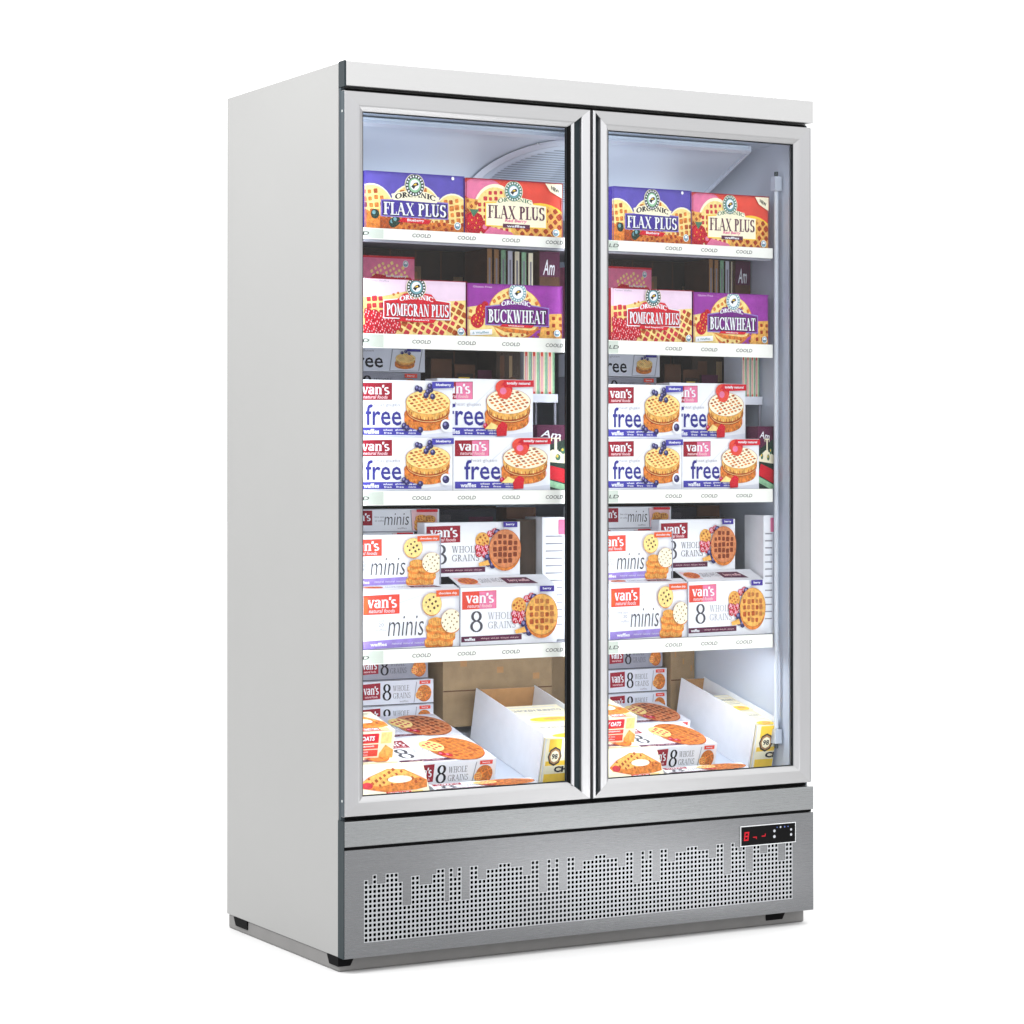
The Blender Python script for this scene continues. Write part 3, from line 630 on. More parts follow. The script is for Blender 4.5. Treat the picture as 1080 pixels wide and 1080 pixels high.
def d_minis():
    A = base(1.9, 'white'); A.up(); A.poly([(.72, .76), (1.2, .90), (1.2, .91), (.72, .78)], 'paper')
    A.logo(.03, .58, .70, .33, 'redbg', tail=True); A.rect(.04, .60, .12, .88, 'orange')
    A.text('bite size', .18, .46, .26, .05, 'greytext', -.01); A.text('20', .32, .38, .10, .06, 'greytext'); A.text('waffles', .26, .30, .20, .05, 'greytext', -.01)
    A.text('minis', .50, .21, .70, .34, 'darkgrey', -.010, .18)
    A.rect(.0, .0, 1.24, .14, 'lilac', .03); A.text('waffles', .16, .05, .32, .06, 'white', .03)
    for k in range(3): A.text('natural', .58+.22*k, .07, .18, .035, 'paper', .0)
    for (u, v) in ((1.36, .10), (1.62, .08), (1.40, .22), (1.66, .20), (1.38, .34), (1.60, .32), (1.42, .44)):
        A.waffle(u, v, .15, 'waf', 'waf_mid', 'waf_mid', ry=.07, thick=.05)
    A.waffle(1.34, .74, .19, 'waf_pale', 'brown', 'waf_mid', step=.085, ang=.5, thick=.015, fill=.42); A.waffle(1.72, .44, .20, 'cream', 'kraft_d', 'waf_mid', step=.08, ang=.6, thick=.02, fill=.36)
    A.rect(1.42, .86, 1.88, .97, 'orange', .01); A.text('chocolate chip', 1.47, .89, .36, .05, 'white', .02); A.rect(1.872, 0, 1.9, 1, 'grey'); return A
def d_grains(dark=False):
    A = base(2, 'white'); A.logo(.04, .62, .70, .31, 'redbg' if not dark else 'maroon', fade=not dark)
    A.serif('8', .20, .23, .27, .36, 'darkgrey', .13, .05); A.serif('WHOLE', .56, .44, .56, .12, 'greytext' if not dark else 'darkgrey', .10, .04); A.serif('GRAINS', .56, .28, .58, .12, 'greytext' if not dark else 'darkgrey', .10, .04)
    A.rect(.02, .06, 1.26, .155, 'plum', .015); A.text('waffles', .08, .08, .22, .055, 'white', .03)
    for k in range(4): A.text('whole grain', .42+.20*k, .095, .17, .035, 'wpink', .0)
    A.waffle(1.20, .66, .15, 'waf', 'waf_dk', 'waf_mid', step=.07, ang=.6, fill=.5)
    A.berries([(1.36, .78), (1.46, .82), (1.28, .52)], .065, 'berry', 'pink', 'wpink'); A.berries([(1.12, .42), (1.18, .50), (1.24, .40), (1.10, .52)], .07, 'berry', 'pink', 'wpink'); A.berries([(1.30, .34), (1.40, .20), (1.30, .24), (1.50, .80)], .07, 'blueberry', 'blueberry_l')
    A.up(); A.poly([(1.1, .24), (1.3, .30), (1.34, .2), (1.12, .18)], 'waf')
    A.waffle(1.66, .50, .335, 'crust' if dark else 'waf', 'pocket_d' if dark else 'pocket', 'waf_mid', step=.108, ang=.0, ry=.355, thick=.06, fill=.70, mix='pocket_d' if dark else 'waf_dk')
    A.rect(1.62, .90, 1.92, 1, 'violet_d'); A.text('berry', 1.68, .925, .18, .05, 'white', .03); return A
def d_strip8(bgk='white', a=3.7):
    A = base(a, bgk); A.rect(.45, .26, 1.29, .90, 'maroon', .03); A.serif("van's", .55, .48, .66, .34, 'white', .2, .09); A.text('natural foods', .60, .34, .56, .09, 'wpink', .02)
    A.serif('8', 1.39, .22, .40, .66, 'ink', .16, .05); A.serif('WHOLE', 1.85, .58, .74, .22, 'darkgrey', .10, .04); A.serif('GRAINS', 1.85, .28, .80, .22, 'darkgrey', .10, .04); A.text('waffles', 2.15, .12, .4, .08, 'greytext')
    A.up(); A.poly([(2.79, .08), (2.91, .92), (2.94, .92), (2.82, .08)], 'grey'); A.waffle(3.27, .46, .32, 'waf_mid', 'pocket', 'waf_dk', step=.12, ang=.5, thick=.04); A.waffle(3.03, .38, .16, 'waf', 'pocket_p', 'waf_dk', step=.08); A.rect(3.05, .82, 3.55, .96, 'redbg'); A.text('berry', 3.15, .85, .3, .07, 'white', .02)
    A.rect(.0, .02, a, .06, 'darkgrey'); return A
def d_top8(bgk='white'):
    A = base(1.9, bgk); A.logo(.05, .62, .52, .30, 'maroon'); A.serif('8', .14, .20, .30, .38, 'darkgrey', .15, .05); A.serif('WHOLE', .50, .40, .48, .16, 'grey', .1, .04); A.serif('GRAINS', .50, .22, .48, .14, 'grey', .1, .04)
    A.rect(.02, .04, 1.1, .13, 'plum'); A.text('whole grain waffles', .2, .06, .7, .05, 'wpink', .02)
    A.waffle(1.36, .48, .52, 'waf_mid' if bgk != 'paper' else 'crust', 'pocket' if bgk != 'paper' else 'pocket_d', 'waf_dk', step=.125, ang=.35, ry=.47, thick=.03, fill=.66, mix='waf_dk'); A.waffle(.98, .62, .22, 'waf_pale', 'pocket_p', 'waf_mid', step=.1, ang=.5); A.berries([(.98, .28), (1.08, .22)], .07, 'berry', 'pink'); return A
def d_hearty():
    A = base(2.0, 'cream'); A.rect(0, .10, 1.45, .90, 'redbg'); A.rect(0, .60, 1.42, .90, 'red', .02); A.text('HEARTY OATS', .10, .66, 1.2, .17, 'white', .04, .1)
    A.rect(0, .53, 1.45, .57, 'cream'); A.text('Maple Cinnamon', .10, .42, 1.2, .09, 'white', .03, .1); A.rect(0, .34, 1.45, .37, 'cream'); A.text('whole rolled oats', .2, .24, .9, .07, 'wpink', .02); A.text('toaster waffles', .2, .14, .9, .06, 'wpink', .02)
    A.up(); A.poly([(1.5, 0), (2, 0), (2, .3), (1.7, .5), (1.5, .2)], 'waf'); A.rect(1.52, .55, 1.9, .95, 'waf_pale'); return A
def d_oats_top():
    A = base(2.3, 'cream'); A.disc(1.25, .44, 1.0, 'wpink', .30, 30); A.up(); A.poly([(.25, .40), (.35, .28), (1.0, .14), (1.9, .16), (2.25, .22), (2.3, .44), (1.7, .80), (1.2, .84), (.6, .62)], 'waf_mid')
    A.up(); A.poly([(.35, .44), (.6, .6), (1.2, .82), (1.6, .80), (2.1, .54), (1.6, .42), (.9, .32)], 'waf'); A.pockets(.5, 2.1, .34, .82, .16, .5, 'waf_dk', .5, lambda x, y: y < .86-abs(x-1.3)*.42 and y > .34)
    A.disc(1.50, .50, .36, 'banana', .11); A.disc(1.5, .49, .30, 'white', .08); A.disc(.5, .36, .16, 'pocket_p', .10)
    A.rect(1.0, .0, 1.75, .14, 'redbg', .0); A.text('HEARTY OATS', 1.06, .02, .62, .10, 'white', .04, .1); A.rect(1.77, 0, 2.1, .14, 'waf_pale'); return A
def d_ree():
    A = base(4.2, 'paper'); A.text('wheat·gluten', .9, .80, 1.1, .12, 'greytext'); A.text('free', 1.05, .16, 1.35, .62, 'ink', .012); A.up(); A.poly([(2.66, .04), (2.78, .96), (4.1, .96), (3.95, .04)], 'grey'); A.up(); A.poly([(2.70, .06), (2.82, .94), (4.06, .94), (3.91, .06)], 'paper')
    A.stack(3.35, .58, .42); A.berries([(3.2, .80), (3.35, .86), (3.5, .78)], .07, 'blueberry', 'blueberry_l'); A.rect(3.4, .86, 4.0, .98, 'navy'); return A
def d_ministrip():
    A = base(4.6, 'white'); A.rect(.7, .30, 1.75, .95, 'maroon'); A.serif("van's", .8, .5, .88, .34, 'white', .2, .09); A.text('bite size', 1.85, .62, .4, .09, 'greytext'); A.text('20 waffles', 1.85, .46, .4, .08, 'greytext')
    A.text('minis', 2.25, .30, 1.05, .52, 'darkgrey', -.008, .15); A.text('waffles', 2.8, .12, .4, .08, 'greytext'); A.up(); A.poly([(3.42, .05), (3.36, .95), (3.39, .95), (3.45, .05)], 'grey')
    A.up(); A.poly([(3.45, .05), (4.5, .05), (4.5, .95), (3.40, .95)], 'wpink')
    for (u, v, r) in ((3.78, .22, .26), (4.1, .2, .26), (3.75, .42, .24), (3.8, .6, .24), (4.15, .56, .26)): A.waffle(u, v, r, 'waf', 'waf_dk', 'waf_mid', step=.12, ry=r*.6, thick=.06)
    A.rect(3.6, .86, 4.5, .98, 'red'); A.rect(0, 0, 4.6, .04, 'grey'); return A
def d_pinkstrip():
    A = base(4.3, 'pink'); A.rect(0, .92, 4.3, 1, 'red'); A.pockets(2.2, 4.0, .1, .8, .2, .5, 'waf_pale', .6, lambda x, y: ((x-3.1)/1.0)**2+((y-.2)/.62)**2 < 1); A.up(); A.poly([(1.9, .0), (2.4, .3), (3.2, .22), (4.1, .2), (4.3, 0)], 'berry')
    A.text('Red Raspberry', 2.9, .16, 1.0, .12, 'white', .03); A.seal(3.86, .72, .14); return A
def d_amber():
    A = base(.72, 'brown'); A.rect(0, .72, .72, 1, 'plum'); A.text('Am', .12, .74, .42, .17, 'white', .01, .3); A.disc(.46, .26, .34, 'orange', .32); A.disc(.50, .24, .28, 'waf', .26); A.disc(.50, .22, .17, 'ink', .15); A.disc(.50, .22, .12, 'white', .10); A.disc(.5, .21, .06, 'green_d', .06); return A
def d_redgreen():
    A = base(.62, 'green_d'); A.up(); A.poly([(0, .62), (.62, .80), (.62, 1), (0, 1)], 'plum'); A.text('Am', .06, .82, .40, .11, 'white', .01, .3, -.1); A.serif('T', .26, .60, .2, .20, 'cream', .2, .08)
    A.up(); A.poly([(0, .5), (.3, .62), (.62, .54), (.62, .40), (0, .44)], 'cream'); A.berries([(.15, .52), (.4, .5), (.5, .6)], .05, 'green', 'yellow')
    A.up(); A.poly([(0, .22), (.62, .08), (.62, .30), (.1, .40)], 'red'); A.up(); A.poly([(0, .10), (.62, -.04), (.62, .06), (0, .20)], 'green_l'); return A
def d_spine(tone='cream'):
    A = base(.16, tone); A.rect(.02, .05, .14, .30, 'green'); A.rect(.02, .34, .14, .40, 'red'); A.rect(.05, .45, .11, .9, 'greytext'); return A
def d_spine_pink():
    A = base(.28, 'cream'); A.rect(.04, 0, .14, 1, 'redbg'); A.rect(.06, .1, .12, .85, 'wpink'); A.rect(.2, 0, .28, 1, 'green_l'); return A
def d_yellow():
    A = base(1.75, 'cream'); A.rect(.14, .70, .52, .98, 'yellow'); A.rect(.08, .04, 1.7, .22, 'yellow'); A.rect(.08, .40, 1.7, .50, 'yellow'); A.up(); A.poly([(.8, .82), (1.4, .72), (1.5, .80), (.9, .92)], 'waf')
    A.disc(.34, .60, .21, 'brown_d', n=8); A.disc(.34, .60, .17, 'kraft', n=8); A.disc(.34, .60, .13, 'cream', n=8); A.text('98', .25, .54, .18, .12, 'ink', .03); A.text('CHICKEN', .36, .25, 1.3, .13, 'ink', .05); A.text('broccoli', .75, .56, .7, .09, 'greytext', .02); A.rect(0, 0, .03, 1, 'paper'); return A
def d_burrito():
    A = base(1.1, 'cream'); A.text('CHICKEN BURRITO', .06, .62, .98, .12, 'greytext', .03); A.text('with rice and beans', .3, .50, .5, .05, 'greytext'); A.rect(.3, .40, .95, .42, 'grey'); A.disc(.6, .12, .42, 'yellow', .14); A.disc(.66, .13, .22, 'waf', .07); A.rect(.05, .85, 1.0, .88, 'paper'); return A
def d_dark2():
    A = base(.3, 'brown'); A.rect(.03, .55, .27, .93, 'brown_d'); A.disc(.15, .80, .09, 'kraft_d', .06); A.rect(.06, .86, .22, .90, 'yellow'); return A
def d_dark3():
    A = base(.3, 'brown_d'); A.rect(.04, .5, .10, .96, 'brown'); A.rect(.16, .62, .20, .96, 'kraft_d'); A.disc(.2, .75, .08, 'brown', .06); return A
def d_yellow_n():
    A = d_yellow(); B = Art(.62); B.p = [(q, i, o) for q, i, o in ((clip(p, 0, .62, 0, 1), i, o) for p, i, o in A.p) if len(q) >= 3]; return B
def d_toptext():
    A = base(5, 'white'); A.up(); A.poly([(.2, .2), (1.2, .15), (.9, .8), (.1, .85)], 'wpink'); A.text('GRAINS WHOLE', 1.3, .3, 1.2, .4, 'greytext', 0, 0, .05)
    A.up(); A.poly([(2.6, .2), (4.2, .15), (3.9, .75), (2.5, .75)], 'plum'); A.text('berry waffles', 2.8, .3, 1.1, .3, 'wpink', .03); A.waffle(.7, .5, .5, 'waf_mid', 'pocket_p', 'waf_mid', step=.2, ry=.3); return A
def d_white():
    A = base(.45, 'white')
    for k in range(13): A.rect(.06, .12+k*.06, .38, .130+k*.06, 'greytext')
    A.rect(.30, .86, .45, .98, 'pink'); return A
def d_dark(a=4):
    A = base(a, 'slate_ink'); A.rect(.2, .2, 1.4, .8, 'darkgrey'); A.rect(2.4, .3, 3.8, .7, 'plum'); return A
def d_brownc():
    A = base(1.4, 'brown'); A.disc(.7, .2, .5, 'kraft', .4); A.up()
    for k in range(14): t = math.pi*k/13; A.poly([(.7+.5*math.cos(t), .2+.5*math.sin(t)), (.7+.62*math.cos(t+.06), .2+.62*math.sin(t+.06)), (.7+.62*math.cos(t-.06), .2+.62*math.sin(t-.06))], 'brown_d')
    A.text('pumpkin', .3, .7, .8, .16, 'cream', .02, .2); return A
def d_kraft(a=2, tone='brown_d'):
    A = base(a, tone)
    for k in range(5): A.rect(.1+k*a/5, .0, .1+k*a/5+a*.01, 1, 'brown' if tone == 'brown_d' else 'kraft_d')
    for k in range(3): u = .25+k*a/3; A.rect(u, .72-.1*k, u+.30, .92-.1*k, 'kraft_d'); A.rect(u+.06, .78-.1*k, u+.18, .86-.1*k, 'kraft')
    A.rect(0, .46, a, .475, 'brown'); return A

_art = {}
def art(fn, *k):
    key = (fn.__name__,)+k
    if key not in _art: _art[key] = fn(*k)
    return _art[key]
def put(mb, A, w, h, f):
    for pts, ink, off in A.p: mb.face([f(u*w/A.a, v*h, off+.0001) for u, v in pts], INK[ink])
def carton(name, label, cat, group, x, y, z, w, h, d, front=None, top=None, left=None, body='white', tilt=0.0, yaw=0.0, flap=None):
    mb = MB(); b = INK[body]
    v = [(a_, b_, c_) for c_ in (0, h) for b_ in (0, d) for a_ in (0, w)]
    mb.mesh(v, [(0, 2, 3, 1), (4, 5, 7, 6), (0, 1, 5, 4), (2, 6, 7, 3), (0, 4, 6, 2), (1, 3, 7, 5)], b)
    if front: put(mb, front, w, h, lambda u, q, o: (u, -o, q))
    if top: put(mb, top, w, d, lambda u, q, o: (u, q, h+o))
    if left: put(mb, left, d, h, lambda u, q, o: (-o, d-u, q))
    if flap:   # loose lid flap, propped open
        fy, fz_, fa = flap; mb.mesh([(0.002, .004, h+.0005), (w-.002, .004, h+.0005), (w-.002, fy, h+fz_), (.002, fy, h+fz_),
            (0.002, .004, h+.0015), (w-.002, .004, h+.0015), (w-.002, fy, h+fz_+.001), (.002, fy, h+fz_+.001)],
            [(0,3,2,1),(4,5,6,7),(0,1,5,4),(1,2,6,5),(2,3,7,6),(3,0,4,7)], b)
        if fa: L = math.hypot(fy-.004, fz_); put(mb, fa, w-.004, 1.0, lambda u, q, o: (u+.002, .004+(fy-.004)*q, h+.0015+fz_*q+o))
    o = mb.build(name, recalc=False); o.location = (x, y, z); o.rotation_euler = (tilt, 0, yaw)
    o['label'] = label; o['category'] = cat
    if group: o['group'] = group
    return o

def dz(y): return .327+.242*(y-.07)
def X2(X, y): return .732+.617*(y-.078)+.878*(X-.086-.486*(y-.078))
BOXES = []
def pair(name, lab, cat, group, x0, x1, z0, z1, y, d, lim=1.2075, minx=0.0485, kw0=.664, **kw):
    """one carton behind each door; the second is a copy standing in the right-hand bay"""
    x0 = max(x0, minx)
    o = carton(name, lab+', behind left door', cat, group, x0, y, z0, x1-x0, z1-z0, d, **kw)
    a = max(X2(x0, y), kw0); b = min(X2(x1, y), lim)
    c = o.copy(); COL.objects.link(c); c.location.x = a; c.scale.x = (b-a)/(x1-x0); c['label'] = lab+', behind right door'
    c.rotation_euler.z = -o.rotation_euler.z
    return o, c
Z1, Z2, Z3, Z4 = [s+.0002 for s in SH]
words = ['first', 'second', 'third', 'fourth', 'fifth', 'sixth', 'seventh', 'eighth']
WB = 'waffle cartons on the freezer shelves'
# shelf 1
pair('waffle_carton', 'violet Flax Plus waffle carton on the top shelf', 'waffle carton', WB, .087, .337, Z1, 1.733, .078, .11, front=art(d_flax_violet), body='violet_d', yaw=.004)
pair('waffle_carton', 'red Flax Plus waffle carton with cream plate on the top shelf', 'waffle carton', WB, .341, .595, Z1, 1.731, .078, .11, front=art(d_flax_red), body='maroon', yaw=-.003)
# shelf 2
pair('waffle_carton', 'pink and red Pomegran Plus waffle carton on the second shelf', 'waffle carton', WB, .084, .342, Z2, 1.494, .078, .11, front=art(d_pome), body='maroon')
pair('waffle_carton', 'purple Buckwheat waffle carton on the second shelf', 'waffle carton', WB, .347, .595, Z2, 1.492, .078, .11, front=art(d_buck), body='magenta_d', yaw=-.004)
ST = 'stacked cartons behind the front row'
for k, (a, b) in enumerate(((Z2, 1.4335), (1.4337, 1.4968))):
    pair('waffle_carton', ('lower' if k == 0 else 'middle')+' pink carton of the stack behind Pomegran Plus', 'waffle carton', ST, .05, .27, a, b, .200, .12, front=art(d_pinkstrip), body='pink')
pair('waffle_carton', 'short pink carton topping the stack behind Pomegran Plus', 'waffle carton', ST, .05, .274, 1.497, 1.556, .200, .12, front=art(d_pinkstrip), body='pink')
pair('storage_carton', 'wide shade-darkened brown cardboard carton at the back of the second shelf', 'carton', None, .20, .535, Z2, 1.586, .33, .16, front=art(d_kraft, 4), body='brown_d', lim=1.175)  # carton tone holds the painted shade of the gap
SP = 'thin cartons standing on edge at the back'
for k in range(7):
    x = .468+k*.0185; tone = ['kraft', 'kraft', 'green_l', 'paper', 'cream', 'green_l', 'cream'][k]
    pair('thin_carton', words[k]+' thin upright carton from left, back of second shelf', 'carton', SP, x, x+.0125, Z2, 1.585-.001*k, .205, .11, front=art(d_spine, tone), body='brown', minx=0)
# shelf 3
pair('waffle_carton', 'white blueberry waffle carton marked free, bottom row of third shelf', 'waffle carton', WB, .067, .3085, Z3, 1.140, .078, .10, front=art(d_free, 'blue'))
pair('waffle_carton', 'white strawberry waffle carton marked free, bottom row of third shelf', 'waffle carton', WB, .3105, .564, Z3, 1.141, .078, .13, front=art(d_free, 'straw'))
pair('waffle_carton', 'white blueberry waffle carton marked free, upper row of third shelf', 'waffle carton', WB, .069, .3105, 1.1405, 1.268, .082, .044, front=art(d_free, 'blue'), yaw=.0)
pair('waffle_carton', 'white strawberry waffle carton marked free, upper row of third shelf', 'waffle carton', WB, .296, .547, 1.1415, 1.276, .128, .06, front=art(d_free, 'straw'))
for k in range(4):
    a = Z3+k*.0676
    pair('waffle_carton', ['lowest', 'second', 'third', 'fourth'][k]+' plain carton in the stack under grey free carton', 'waffle carton', ST, .05, .29, a, a+.0672, .200, .11, front=art(d_strip8, 'grey'), body='grey')
pair('waffle_carton', 'grey-white free carton on the stack behind blueberry cartons', 'waffle carton', ST, .05, .301, 1.2915, 1.346, .200, .11, front=art(d_ree), body='paper')
pair('storage_carton', 'wide shade-darkened brown cardboard carton at the back of the third shelf', 'carton', None, .20, .60, Z3, 1.350, .34, .15, front=art(d_kraft, 4), body='brown_d', lim=1.175)
for k in range(3):
    pair('storage_carton', words[k]+' small dark carton from left at the back of the third shelf', 'carton', None, .335+k*.062, .390+k*.062, Z3, 1.325-.012*k, .235, .09, front=art([d_brownc, d_dark2, d_amber][k]), body='brown_d')
# shelf 4
pair('waffle_carton', 'white minis waffle carton, bottom row of fourth shelf', 'waffle carton', WB, .080, .325, Z4, .799, .078, .095, front=art(d_minis), flap=(.022, .006, art(d_toptext)))
pair('waffle_carton', 'white whole grains waffle carton, bottom row of fourth shelf', 'waffle carton', WB, .328, .582, Z4, .799, .078, .13, front=art(d_grains), flap=(.058, .022, art(d_toptext)))
pair('waffle_carton', 'white minis waffle carton, upper row of fourth shelf', 'waffle carton', WB, .050, .287, .8065, .921, .101, .036, front=art(d_minis))
pair('waffle_carton', 'white whole grains carton with dark waffle, upper row of fourth shelf', 'waffle carton', WB, .269, .519, .822, .946, .140, .036, front=art(d_grains, True))
for k in range(4):
    a = Z4+k*.0645
    pair('waffle_carton', ['lowest', 'second', 'third', 'fourth'][k]+' white carton of the stack under flat minis carton', 'waffle carton', ST, .05, .262, a, a+.0642, .178, .11, front=art(d_ministrip))
pair('waffle_carton', 'flat white minis carton on top of the stack, fourth shelf', 'waffle carton', ST, .05, .327, .925+.0003, .977, .1785, .10, front=art(d_ministrip))
for k in range(5):
    a = Z4+k*.0615
    pair('flat_carton', words[k]+' dark grey carton from the bottom in the fourth shelf rear stack', 'carton', ST, .335, .525, a, a+.0605, .21+.012*k, .12, front=art(d_dark), top=art(d_dark), body='slate_ink', yaw=.03*(-1)**k)
pair('storage_carton', 'wide shade-darkened carton at the back of the fourth shelf', 'carton', None, .22, .60, Z4, .978, .40, .09, front=art(d_kraft, 4), body='brown_d', lim=1.175)
# things at the right-hand end of each bay
def single(name, lab, cat, group, x0, x1, z0, z1, y, d, **kw): return carton(name, lab, cat, group, x0, y, z0, x1-x0, z1-z0, d, **kw)
for sd, xs in (('left', .0), ('right', .5745)):
    q = ', behind '+sd+' door'; dx = xs
    k = .82 if xs else 1.0
    def XX(v, right): # stretch from the bay's right limit
        return (right-(.658-v)*k) if xs else v
    single('meal_carton', 'brown meal carton with orange bowl picture, second shelf'+q, 'carton', 'meal cartons at the shelf ends', XX(.602, 1.207), XX(.657, 1.207), Z2, 1.583, .192, .05, front=art(d_amber), body='brown')
    single('meal_carton', 'red and green meal carton at the end of the third shelf'+q, 'carton', 'meal cartons at the shelf ends', XX(.566, 1.207) if not xs else 1.156, XX(.652, 1.207), Z3, 1.172, .140 if not xs else .088, .05, front=art(d_redgreen), body='plum', yaw=0)
    single('white_carton', 'tall white carton with small print, end of the fourth shelf'+q, 'carton', None, XX(.585, 1.207) if not xs else 1.171, XX(.650, 1.207), Z4, .955, .150 if not xs else .086, .08, front=art(d_white), body='white')
    single('meal_carton', 'brown pumpkin meal carton at the back of the fourth shelf'+q, 'carton', 'meal cartons at the shelf ends', XX(.545, 1.18), XX(.625, 1.18), Z4, .977, .250, .06, front=art(d_brownc), body='brown')
    single('storage_carton', 'narrow dark brown carton beside the white one, fourth shelf'+q, 'carton', None, XX(.530, 1.18), XX(.582, 1.18), Z4, .950, .175, .07, body='brown_d')
    single('storage_carton', 'dark brown carton left of the raised rack, third shelf'+q, 'carton', None, .497 if not xs else 1.070, .560 if not xs else 1.205, Z3, 1.348, .212 if not xs else .249, .10 if not xs else .085, front=art(d_dark3), body='brown_d')
    single('storage_carton', 'khaki carton behind the open tray on the bottom deck'+q, 'carton', None, .475 if not xs else 1.132, .780 if not xs else 1.204, dz(.538)+.001, .628, .440, .098, front=art(d_kraft, 2, 'kraft_d'), body='kraft_d')
    # thin cartons on a small wire rack above the red and green carton
    rk = bpy.data.objects.new('wire_rack', None); COL.objects.link(rk); rk['label'] = 'small white raised rack holding thin cartons, third shelf'+q; rk['category'] = 'rack'; rk['group'] = 'racks on the third shelf'
    x0, x1 = (.565, .655) if not xs else (1.151, 1.207); zz = 1.240; yo = 0 if not xs else -.055
    mb = MB(); mb.box(x0, x1, .200+yo, .300+yo, zz-.006, zz, INK['paper']); mb.box(x0, x1, .1965+yo, .1995+yo, zz-.014, zz+.006, INK['paper']); mb.build('rack_shelf', rk)
    for px_ in (x0+.004, x1-.004):
        for py_ in (.204+yo, .296+yo):
            mb = MB(); mb.box(px_-.0025, px_+.0025, py_-.0025, py_+.0025, Z3, zz-.0065, INK['grey']); mb.build('post', rk)
    n = 4
    for i in range(n):
        w = (x1-x0-.004)/n; xa = x0+.002+i*w
        single('thin_carton', words[i]+' pale thin carton from the left on the raised rack'+q, 'carton', 'thin cartons on the racks', xa, xa+w-.0025, zz+.0005, 1.352, .205+yo, .08, front=art(d_spine_pink), body='paper')

# bottom bay: stock laid on a sloping deck
T = math.atan(.242)
for (a, b) in ((.0485, .600), (.662, 1.2095)):
    mb = MB(); mb.mesh([(a, .070, .3065), (b, .070, .3065), (b, .560, .3065), (a, .560, .3065), (a, .070, dz(.07)), (b, .070, dz(.07)), (b, .560, dz(.56)), (a, .560, dz(.56))],
        [(0,3,2,1),(4,5,6,7),(0,1,5,4),(1,2,6,5),(2,3,7,6),(3,0,4,7)], liner_w); mb.build('sloping_deck', fz)
def dpair(name, lab, cat, group, x0, x1, y, h, d, lift=0.0, lim=1.2075, **kw):
    kw.setdefault('tilt', T); kw.setdefault('kw0', .709)
    return pair(name, lab, cat, group, x0, x1, dz(y)+lift, dz(y)+lift+h, y, d, lim=lim, **kw)
BB = 'cartons on the sloping bottom deck'
dpair('waffle_carton', 'flat whole grains carton at the front of the bottom deck', 'waffle carton', BB, .192, .437, .120, .066, .160, .0005, front=art(d_strip8), top=art(d_top8))
dpair('waffle_carton', 'flat whole grains carton, second back on the bottom deck', 'waffle carton', BB, .192, .437, .285, .066, .150, .0005, front=art(d_strip8), top=art(d_top8, 'paper'))
for k in range(3):
    pair('waffle_carton', ['lowest', 'middle', 'topmost'][k]+' whole grains carton in the bottom deck rear stack', 'waffle carton', BB, .235, [.455, .455, .44][k], dz(.452)+.02+k*.0605, dz(.452)+.02+k*.0605+.0595, .452, .10, front=art(d_strip8, 'paper' if k < 2 else 'grey'), top=art(d_top8, 'paper'), body='paper')
dpair('oats_carton', 'lower red Hearty Oats carton at the left of the bottom deck', 'waffle carton', BB, .0485, .190, .135, .068, .14, .0005, front=art(d_hearty), top=art(d_top8, 'cream'), body='cream')
dpair('oats_carton', 'upper red Hearty Oats carton at the left of the bottom deck', 'waffle carton', BB, .0485, .189, .145, .066, .13, .0695, front=art(d_hearty), top=art(d_oats_top), body='cream')
dpair('oats_carton', 'cream Hearty Oats carton with big waffle leaning on front stack', 'waffle carton', BB, .052, .245, .076, .014, .080, .003, top=art(d_oats_top), body='cream', tilt=math.radians(60))
dpair('waffle_carton', 'low white carton with waffle top at deck front edge', 'waffle carton', BB, .262, .530, .074, .016, .040, .0005, top=art(d_top8), tilt=T)
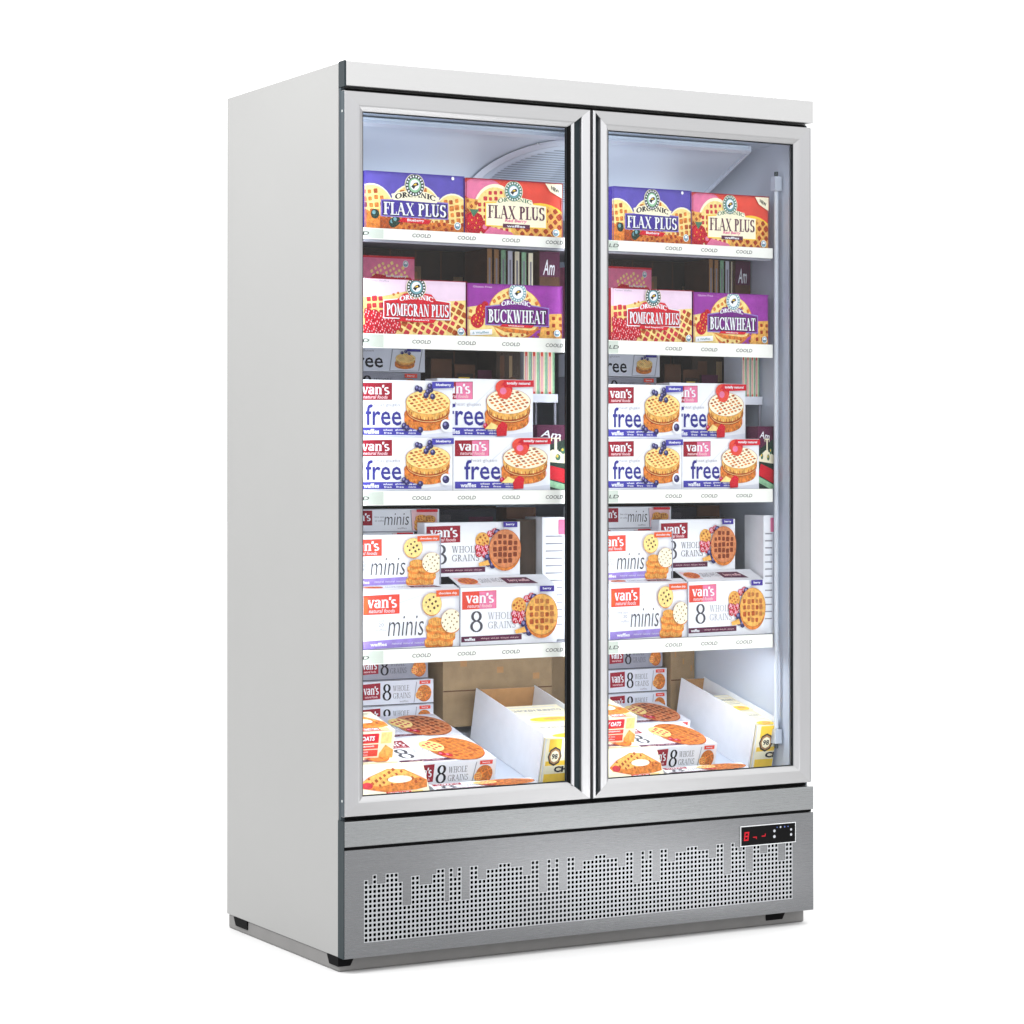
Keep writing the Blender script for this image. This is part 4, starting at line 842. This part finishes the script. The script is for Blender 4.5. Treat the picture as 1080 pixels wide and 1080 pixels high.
# open white trays with yellow meal cartons
for sd, tx, tw in (('left', .542, .066), ('right', 1.1345, .071)):
    q = ', behind '+sd+' door'
    tr_ = bpy.data.objects.new('open_tray', None); COL.objects.link(tr_); tr_.location = (tx, .100, dz(.100)+.0005); tr_.rotation_euler = (T, 0, 0)
    tr_['label'] = 'open white tray of yellow cartons on bottom deck'+q; tr_['category'] = 'cardboard tray'; tr_['group'] = 'open white trays'
    TD, TH_ = .335, .128; t = .003; TW = .165 if sd == 'left' else tw
    # the left tray runs on behind the mullion
    mb = MB(); mb.box(0, t, 0, TD, 0, TH_, INK['white']); mb.build('tray_side', tr_, bevel=.0006)
    mb = MB(); mb.box(TW-t, TW, 0, TD, 0, TH_, INK['white']); mb.build('tray_side', tr_, bevel=.0006)
    mb = MB(); mb.box(t, TW-t, TD-t, TD, 0, TH_-.004, INK['white']); mb.box(t+.0005, TW-t-.0005, TD-t-.0015, TD-t-.0003, 0.003, TH_-.003, INK['kraft']); mb.build('tray_back', tr_)
    mb = MB(); mb.box(t, TW-t, 0, TD-t, 0, t, INK['white']); mb.build('tray_bottom', tr_)
    cw = TW-2*t-.004
    ct, st = math.cos(T), math.sin(T)
    def loc(u, yv, zv): return (tx+u, .100+yv*ct-zv*st, dz(.100)+.0005+yv*st+zv*ct)
    p = loc(t+.002, -.004, t+.0005); carton('meal_carton', 'yellow and cream chicken carton standing in the open tray'+q, 'meal carton', 'yellow cartons in the trays', *p, cw, .112, .105, front=art(d_yellow) if TW > .1 else art(d_yellow_n), top=art(d_burrito), body='cream', tilt=T)
    p = loc(t+.002, .103, t+.0005); carton('meal_carton', 'cream burrito carton behind the yellow one in the open tray'+q, 'meal carton', 'yellow cartons in the trays', *p, cw, .114, .115, top=art(d_burrito), body='cream', tilt=T)
for sd, a, b in (('left', .055, .7985), ('right', .80, 1.205)):
    carton('storage_carton', 'long khaki cardboard carton at the very back of bottom bay, '+sd+' side', 'carton', None, a, .5625, .3068, b-a, .33, .02, front=art(d_kraft, 4, 'kraft_d'), body='kraft_d')

# price strip writing: repeated word on every strip
for o in [o for o in bpy.data.objects if o.name.startswith('price_strip')]:
    xs = [v.co.x for v in o.data.vertices]; zs = [v.co.z for v in o.data.vertices]; x0, x1, z0, z1 = min(xs), max(xs), min(zs), max(zs)
    A = Art(1.0); mb = MB(); vs, fs = text_geo('COOLD', 0, .15)
    k = .115; off = .095 if x0 < .5 else .155
    items = [(x0+.012 if x0 < .5 else x0+.05, .03, 'LD')]+[(x0+off+.052+i*k*(1 if x0 < .5 else .88), .052, 'COOLD') for i in range(5)]
    for (xa, w, s) in items:
        if xa+w > x1: continue
        vs, fs = text_geo(s, .005, .15); hh = .0082
        for f in fs: mb.face([(xa+vs[i][0]*w*.9, .0571 if s == 'LD' else .0577, (z0+z1)/2-hh/2+vs[i][1]*hh) for i in f], INK['ink'])
    mb.build('printed_word', None, recalc=False).parent = o.parent
